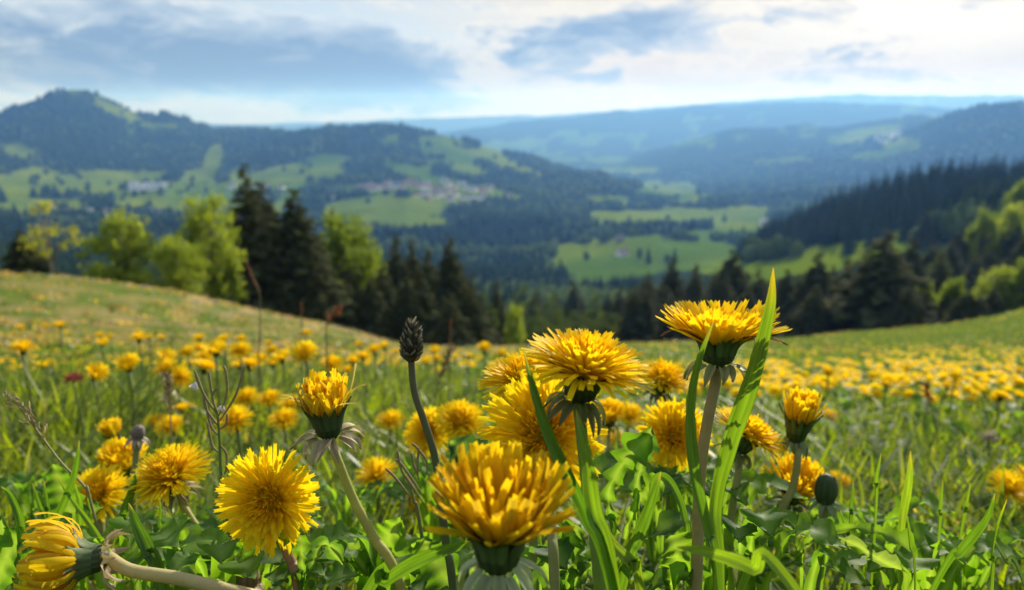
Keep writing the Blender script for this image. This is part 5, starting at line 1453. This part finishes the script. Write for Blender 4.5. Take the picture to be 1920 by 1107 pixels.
# ------------------------------------------------------------------ dandelion leaves
def leaf_mesh(path, width, normal, lobes=5, seed=0, col=(.055, .115, .022), toothed=True, cupf=.25):
    rnd = random.Random(seed); n = 46; sp = spline(path, n); T = np.gradient(sp, axis=0)
    L = float(np.linalg.norm(np.diff(sp, axis=0), axis=1).sum())
    V = []; C = []; ph = rnd.random() * 6
    for i in range(n):
        s = i / (n - 1); t = unit(T[i]); side = unit(np.cross(t, normal)); nn = np.cross(side, t)
        if toothed:
            env = width * .5 * (.16 + .84 * min(1, s * 1.35) ** 1.1) * (1 - max(0, (s - .78) / .22) ** 1.7)
            saw = (s * lobes + .15) % 1.0; lob = .24 + .76 * (1 - saw) ** 1.1 if s < .74 else 1.0 - .0 * s
        else:
            env = width * .5 * math.sin(math.pi * min(1, .06 + s * .94) ** .8) ** .75; lob = 1.0; saw = 0
        row = []
        for k, f in enumerate((-1, -.55, 0, .55, 1)):
            asym = 1 + .12 * math.sin(ph + i * .9 + (2 if f > 0 else 0))
            wv = f * env * (lob if abs(f) == 1 else min(1, lob * 1.1)) * asym
            back = abs(f) ** 2 * (1 - lob) * 0 + (-(abs(f) ** 2) * (.10 * L / max(lobes, 1)) * (1 if toothed else 0))
            up = cupf * abs(wv) + .07 * width * abs(f) * math.sin(ph + i * .75 + f * 2)
            V.append(sp[i] + side * wv + t * back + nn * up)
            base = np.array(col) * rnd.uniform(.88, 1.12)
            if k == 2: base = base * .4 + np.array((.16, .22, .08)) * .8
            C.append(base)
    Fc = []
    for i in range(n - 1):
        for k in range(4):
            a = i * 5 + k; Fc.append((a, a + 1, a + 6, a + 5))
    return np.array(V), Fc, np.array(C)

def leaf_group(label, leaves, px0, py0, dep, seed):
    """one rosette; every leaf a part"""
    c = w2(px0, py0, dep); base = np.array((c[0], c[1], gz(c[0], c[1]))); e = empty('dandelion_rosette', base)
    for j, (pts, wpx, col, toothed, nrm) in enumerate(leaves):
        q = [w2(p[0], p[1], p[2] if len(p) > 2 else dep) for p in pts]
        q = [base + (0, 0, .004)] + q if (q[0][2] - base[2]) > .02 and len(q) < 4 else q
        V, Fc, C = leaf_mesh(q, wpx * dep / F, np.array(nrm, float), random.randint(4, 6), seed * 31 + j, col, toothed)
        mb = MB(); mb.add(V, Fc, C); mb.build('leaf', M_LEAF, e, base)
    tag(e, label, 'leaf rosette')
NU = (.1, -.7, .7); NB = (-.2, .75, .65); NL = (-.5, -.6, .6); NR = (.6, -.5, .6); NT2 = (0, -.15, 1)
L1 = (.070, .145, .020); L2 = (.100, .185, .022); L3 = (.050, .108, .030); L4 = (.066, .138, .02)
leaf_group('serrated leaves standing right of the large domed dandelion stem', [
    ([(1160, 1000), (1140, 930), (1175, 860), (1228, 812)], 66, L1, True, NU), ([(1190, 990), (1195, 910), (1208, 850), (1222, 800)], 62, L3, True, NL), ([(1170, 1010), (1190, 950), (1215, 920), (1250, 905)], 60, L2, True, NU),
    ([(1150, 1010), (1120, 985), (1090, 960)], 50, L4, True, NT2)], 1165, 1030, .335, 1)
leaf_group('broad backlit leaves at the bottom right of the nearest cup', [
    ([(1250, 1130), (1262, 1080), (1270, 1035), (1255, 1000)], 96, L2, True, NU), ([(1240, 1120), (1200, 1075), (1165, 1055), (1150, 1045)], 80, L1, True, NU), ([(1260, 1120), (1300, 1080), (1310, 1040)], 66, L4, True, NR),
    ([(1250, 1130), (1210, 1110), (1180, 1107)], 70, L3, True, NT2)], 1250, 1180, .27, 2)
leaf_group('dark triangular leaf below the touching pair of dandelions', [([(905, 915), (890, 880), (872, 850), (842, 826)], 100, (.030, .066, .036), False, (.3, -.8, .5)), ([(915, 920), (930, 890), (940, 868)], 60, L3, False, NU)], 905, 960, .40, 3)
leaf_group('rounded leaves beside the leaning pale stem', [([(700, 1070), (712, 1030), (735, 1000), (752, 968)], 78, L2, False, NU), ([(690, 1070), (660, 1020), (640, 990)], 66, L4, False, NL), ([(705, 1075), (745, 1050), (790, 1035)], 66, L1, False, NU),
    ([(700, 1075), (670, 1062), (640, 1060)], 60, L3, True, NT2), ([(705, 1080), (800, 1070), (850, 1060)], 66, L4, True, NT2)], 702, 1100, .36, 4)
leaf_group('pale-edged cupped leaves under the round facing dandelion', [([(570, 1100), (566, 1050), (560, 1005), (515, 972)], 62, L1, True, NU), ([(578, 1100), (590, 1050), (610, 1020), (645, 1062)], 66, L3, True, NB), ([(575, 1107), (620, 1080), (680, 1078)], 60, L4, True, NT2), ([(565, 1107), (530, 1085), (490, 1080)], 60, L1, True, NT2)], 575, 1130, .31, 5)
leaf_group('long glossy leaves lying across the right foreground', [([(1500, 1040), (1540, 1004), (1600, 1020), (1650, 1050), (1702, 1075)], 56, (.09, .13, .075), True, NB), ([(1480, 1045), (1540, 1000), (1620, 990), (1690, 1015), (1720, 1060)], 46, L2, True, NU),
    ([(1520, 1060), (1480, 1055), (1420, 1070), (1400, 1090)], 60, L3, True, NT2), ([(1530, 1060), (1580, 1075), (1640, 1100)], 60, L4, True, NT2), ([(1500, 1050), (1440, 1010), (1390, 985)], 40, L2, True, NU), ([(1500, 1050), (1450, 1020), (1405, 1012), (1375, 1030)], 34, L1, True, NU)], 1510, 1075, .335, 6)
leaf_group('large upright leaf at the left behind the kinked grass blade', [([(140, 985), (125, 940), (112, 905), (100, 868)], 62, L4, False, NU), ([(150, 985), (170, 960), (195, 950)], 44, L1, True, NU), ([(130, 990), (90, 965), (60, 955)], 44, L4, True, NT2)], 135, 1010, .42, 7)
leaf_group('dark leaves at the left border behind the toppled dandelion', [([(-10, 1107), (10, 1050), (35, 1010), (52, 990)], 74, L4, False, NU), ([(-20, 1100), (0, 1020), (5, 960)], 50, L1, True, NU)], -5, 1120, .30, 8)
leaf_group('leaves filling the bottom between the nearest cup and the leaning stem', [([(850, 1130), (830, 1075), (800, 1030), (795, 1005)], 74, L1, False, NU), ([(860, 1130), (880, 1090), (890, 1050)], 60, L4, True, NU), ([(850, 1140), (800, 1110), (760, 1100)], 66, L3, True, NT2)], 850, 1170, .30, 9)
leaf_group('shaded leaves between the nearest cup and the central stems', [([(1060, 1130), (1050, 1070), (1070, 1010), (1090, 985)], 66, L4, True, NU), ([(1070, 1130), (1100, 1070), (1120, 1040)], 60, L3, True, NR), ([(1060, 1130), (1030, 1080), (1020, 1040)], 60, L3, True, NL), ([(1065, 1130), (1080, 1050), (1050, 960)], 44, L1, True, NU)], 1063, 1170, .31, 10)
leaf_group('leaves under the green bud at the right', [([(1545, 1010), (1580, 985), (1620, 970)], 44, L1, True, NU), ([(1535, 1010), (1500, 985), (1465, 960)], 40, L3, True, NU), ([(1540, 1015), (1525, 965), (1518, 935)], 26, L2, False, NU)], 1540, 1030, .42, 11)
ROS = ['low rosette of toothed leaves under the slanting-stem dandelion', 'low toothed leaves just above the toppled dandelion stem', 'low toothed leaves behind the round facing dandelion',
       'toothed leaves low behind the plantain stem', 'toothed leaves low between the wide facing dandelion and the plantain', 'toothed leaves low behind the foot of the broad grass blade',
       'toothed leaves low right of the broad grass blade foot', 'toothed leaves low left of the leaning pale stem', 'toothed leaves low right of the green bud', 'toothed leaves low near the bottom right corner',
       'toothed leaves low at the left border behind the kinked grass blade', 'toothed leaves low under the shaggy dandelion between the tall stems', 'toothed leaves at the bottom edge below the slender cress',
       'toothed leaves at the bottom edge under the long glossy leaves', 'toothed leaves at the bottom edge under the leaning pale stem', 'toothed leaves at the bottom edge beside the nearest orange cup']
for i, (px, py, dep) in enumerate([(360, 1040, .40), (240, 1060, .36), (470, 1010, .44), (820, 930, .48), (950, 900, .50), (1330, 960, .42), (1390, 1050, .34), (660, 960, .55), (1640, 1000, .50), (1800, 1060, .40), (60, 940, .55), (1250, 930, .46), (420, 1110, .34), (1720, 1095, .36), (760, 1090, .36), (980, 1100, .34)]):
    leaves = []
    for j in range(10):
        a = 6.283 * (j + random.random() * .6) / 10; rr = random.uniform(120, 230) * .36 / dep; up = random.uniform(25, 80) * .36 / dep
        x2 = px + math.cos(a) * rr; dd = dep + math.sin(a) * rr * dep / F
        leaves.append(([(px + math.cos(a) * rr * .4, py - up * .8, (dep + dd) / 2), (x2, py - up * random.uniform(.3, .9), dd)], random.uniform(44, 74) * .36 / dep, random.choice((L1, L2, L2, L3, L4)), True, NT2))
    leaf_group(ROS[i], leaves, px, py + 30, dep, 40 + i)
for o in COL.objects:
    if o.name.startswith('grass_blade') and o['label'].startswith('slim grass blade'): o['group'] = 'slim blades among the leaves'

# ------------------------------------------------------------------ haze
zlo = float(TZ.min()) - 60; zhi = float(TZ[TR < 16500].max()) + 45
hz = MB()
xa, ya, yb = 15500, -200, 17600
V = [(-xa, ya, zlo), (xa, ya, zlo), (xa, yb, zlo), (-xa, yb, zlo), (-xa, ya, zhi), (xa, ya, zhi), (xa, yb, zhi), (-xa, yb, zhi)]
hz.add(V, [(0, 3, 2, 1), (4, 5, 6, 7), (0, 1, 5, 4), (1, 2, 6, 5), (2, 3, 7, 6), (3, 0, 4, 7)], (1, 1, 1))
mh = bpy.data.materials.new('valley_haze'); mh.use_nodes = True
H_ = NT(mh.node_tree)
pv = H_.n('ShaderNodeVolumePrincipled')
pv.inputs['Color'].default_value = (.18, .43, 1.0, 1)
pv.inputs['Absorption Color'].default_value = (1, 1, 1, 1)
pv.inputs['Density'].default_value = 1.05e-4
pv.inputs['Anisotropy'].default_value = 0.30
ho = H_.n('ShaderNodeOutputMaterial'); H_.plug(ho.inputs['Volume'], pv.outputs[0])
tag(hz.build('haze', mh, smooth=False), kind='stuff')
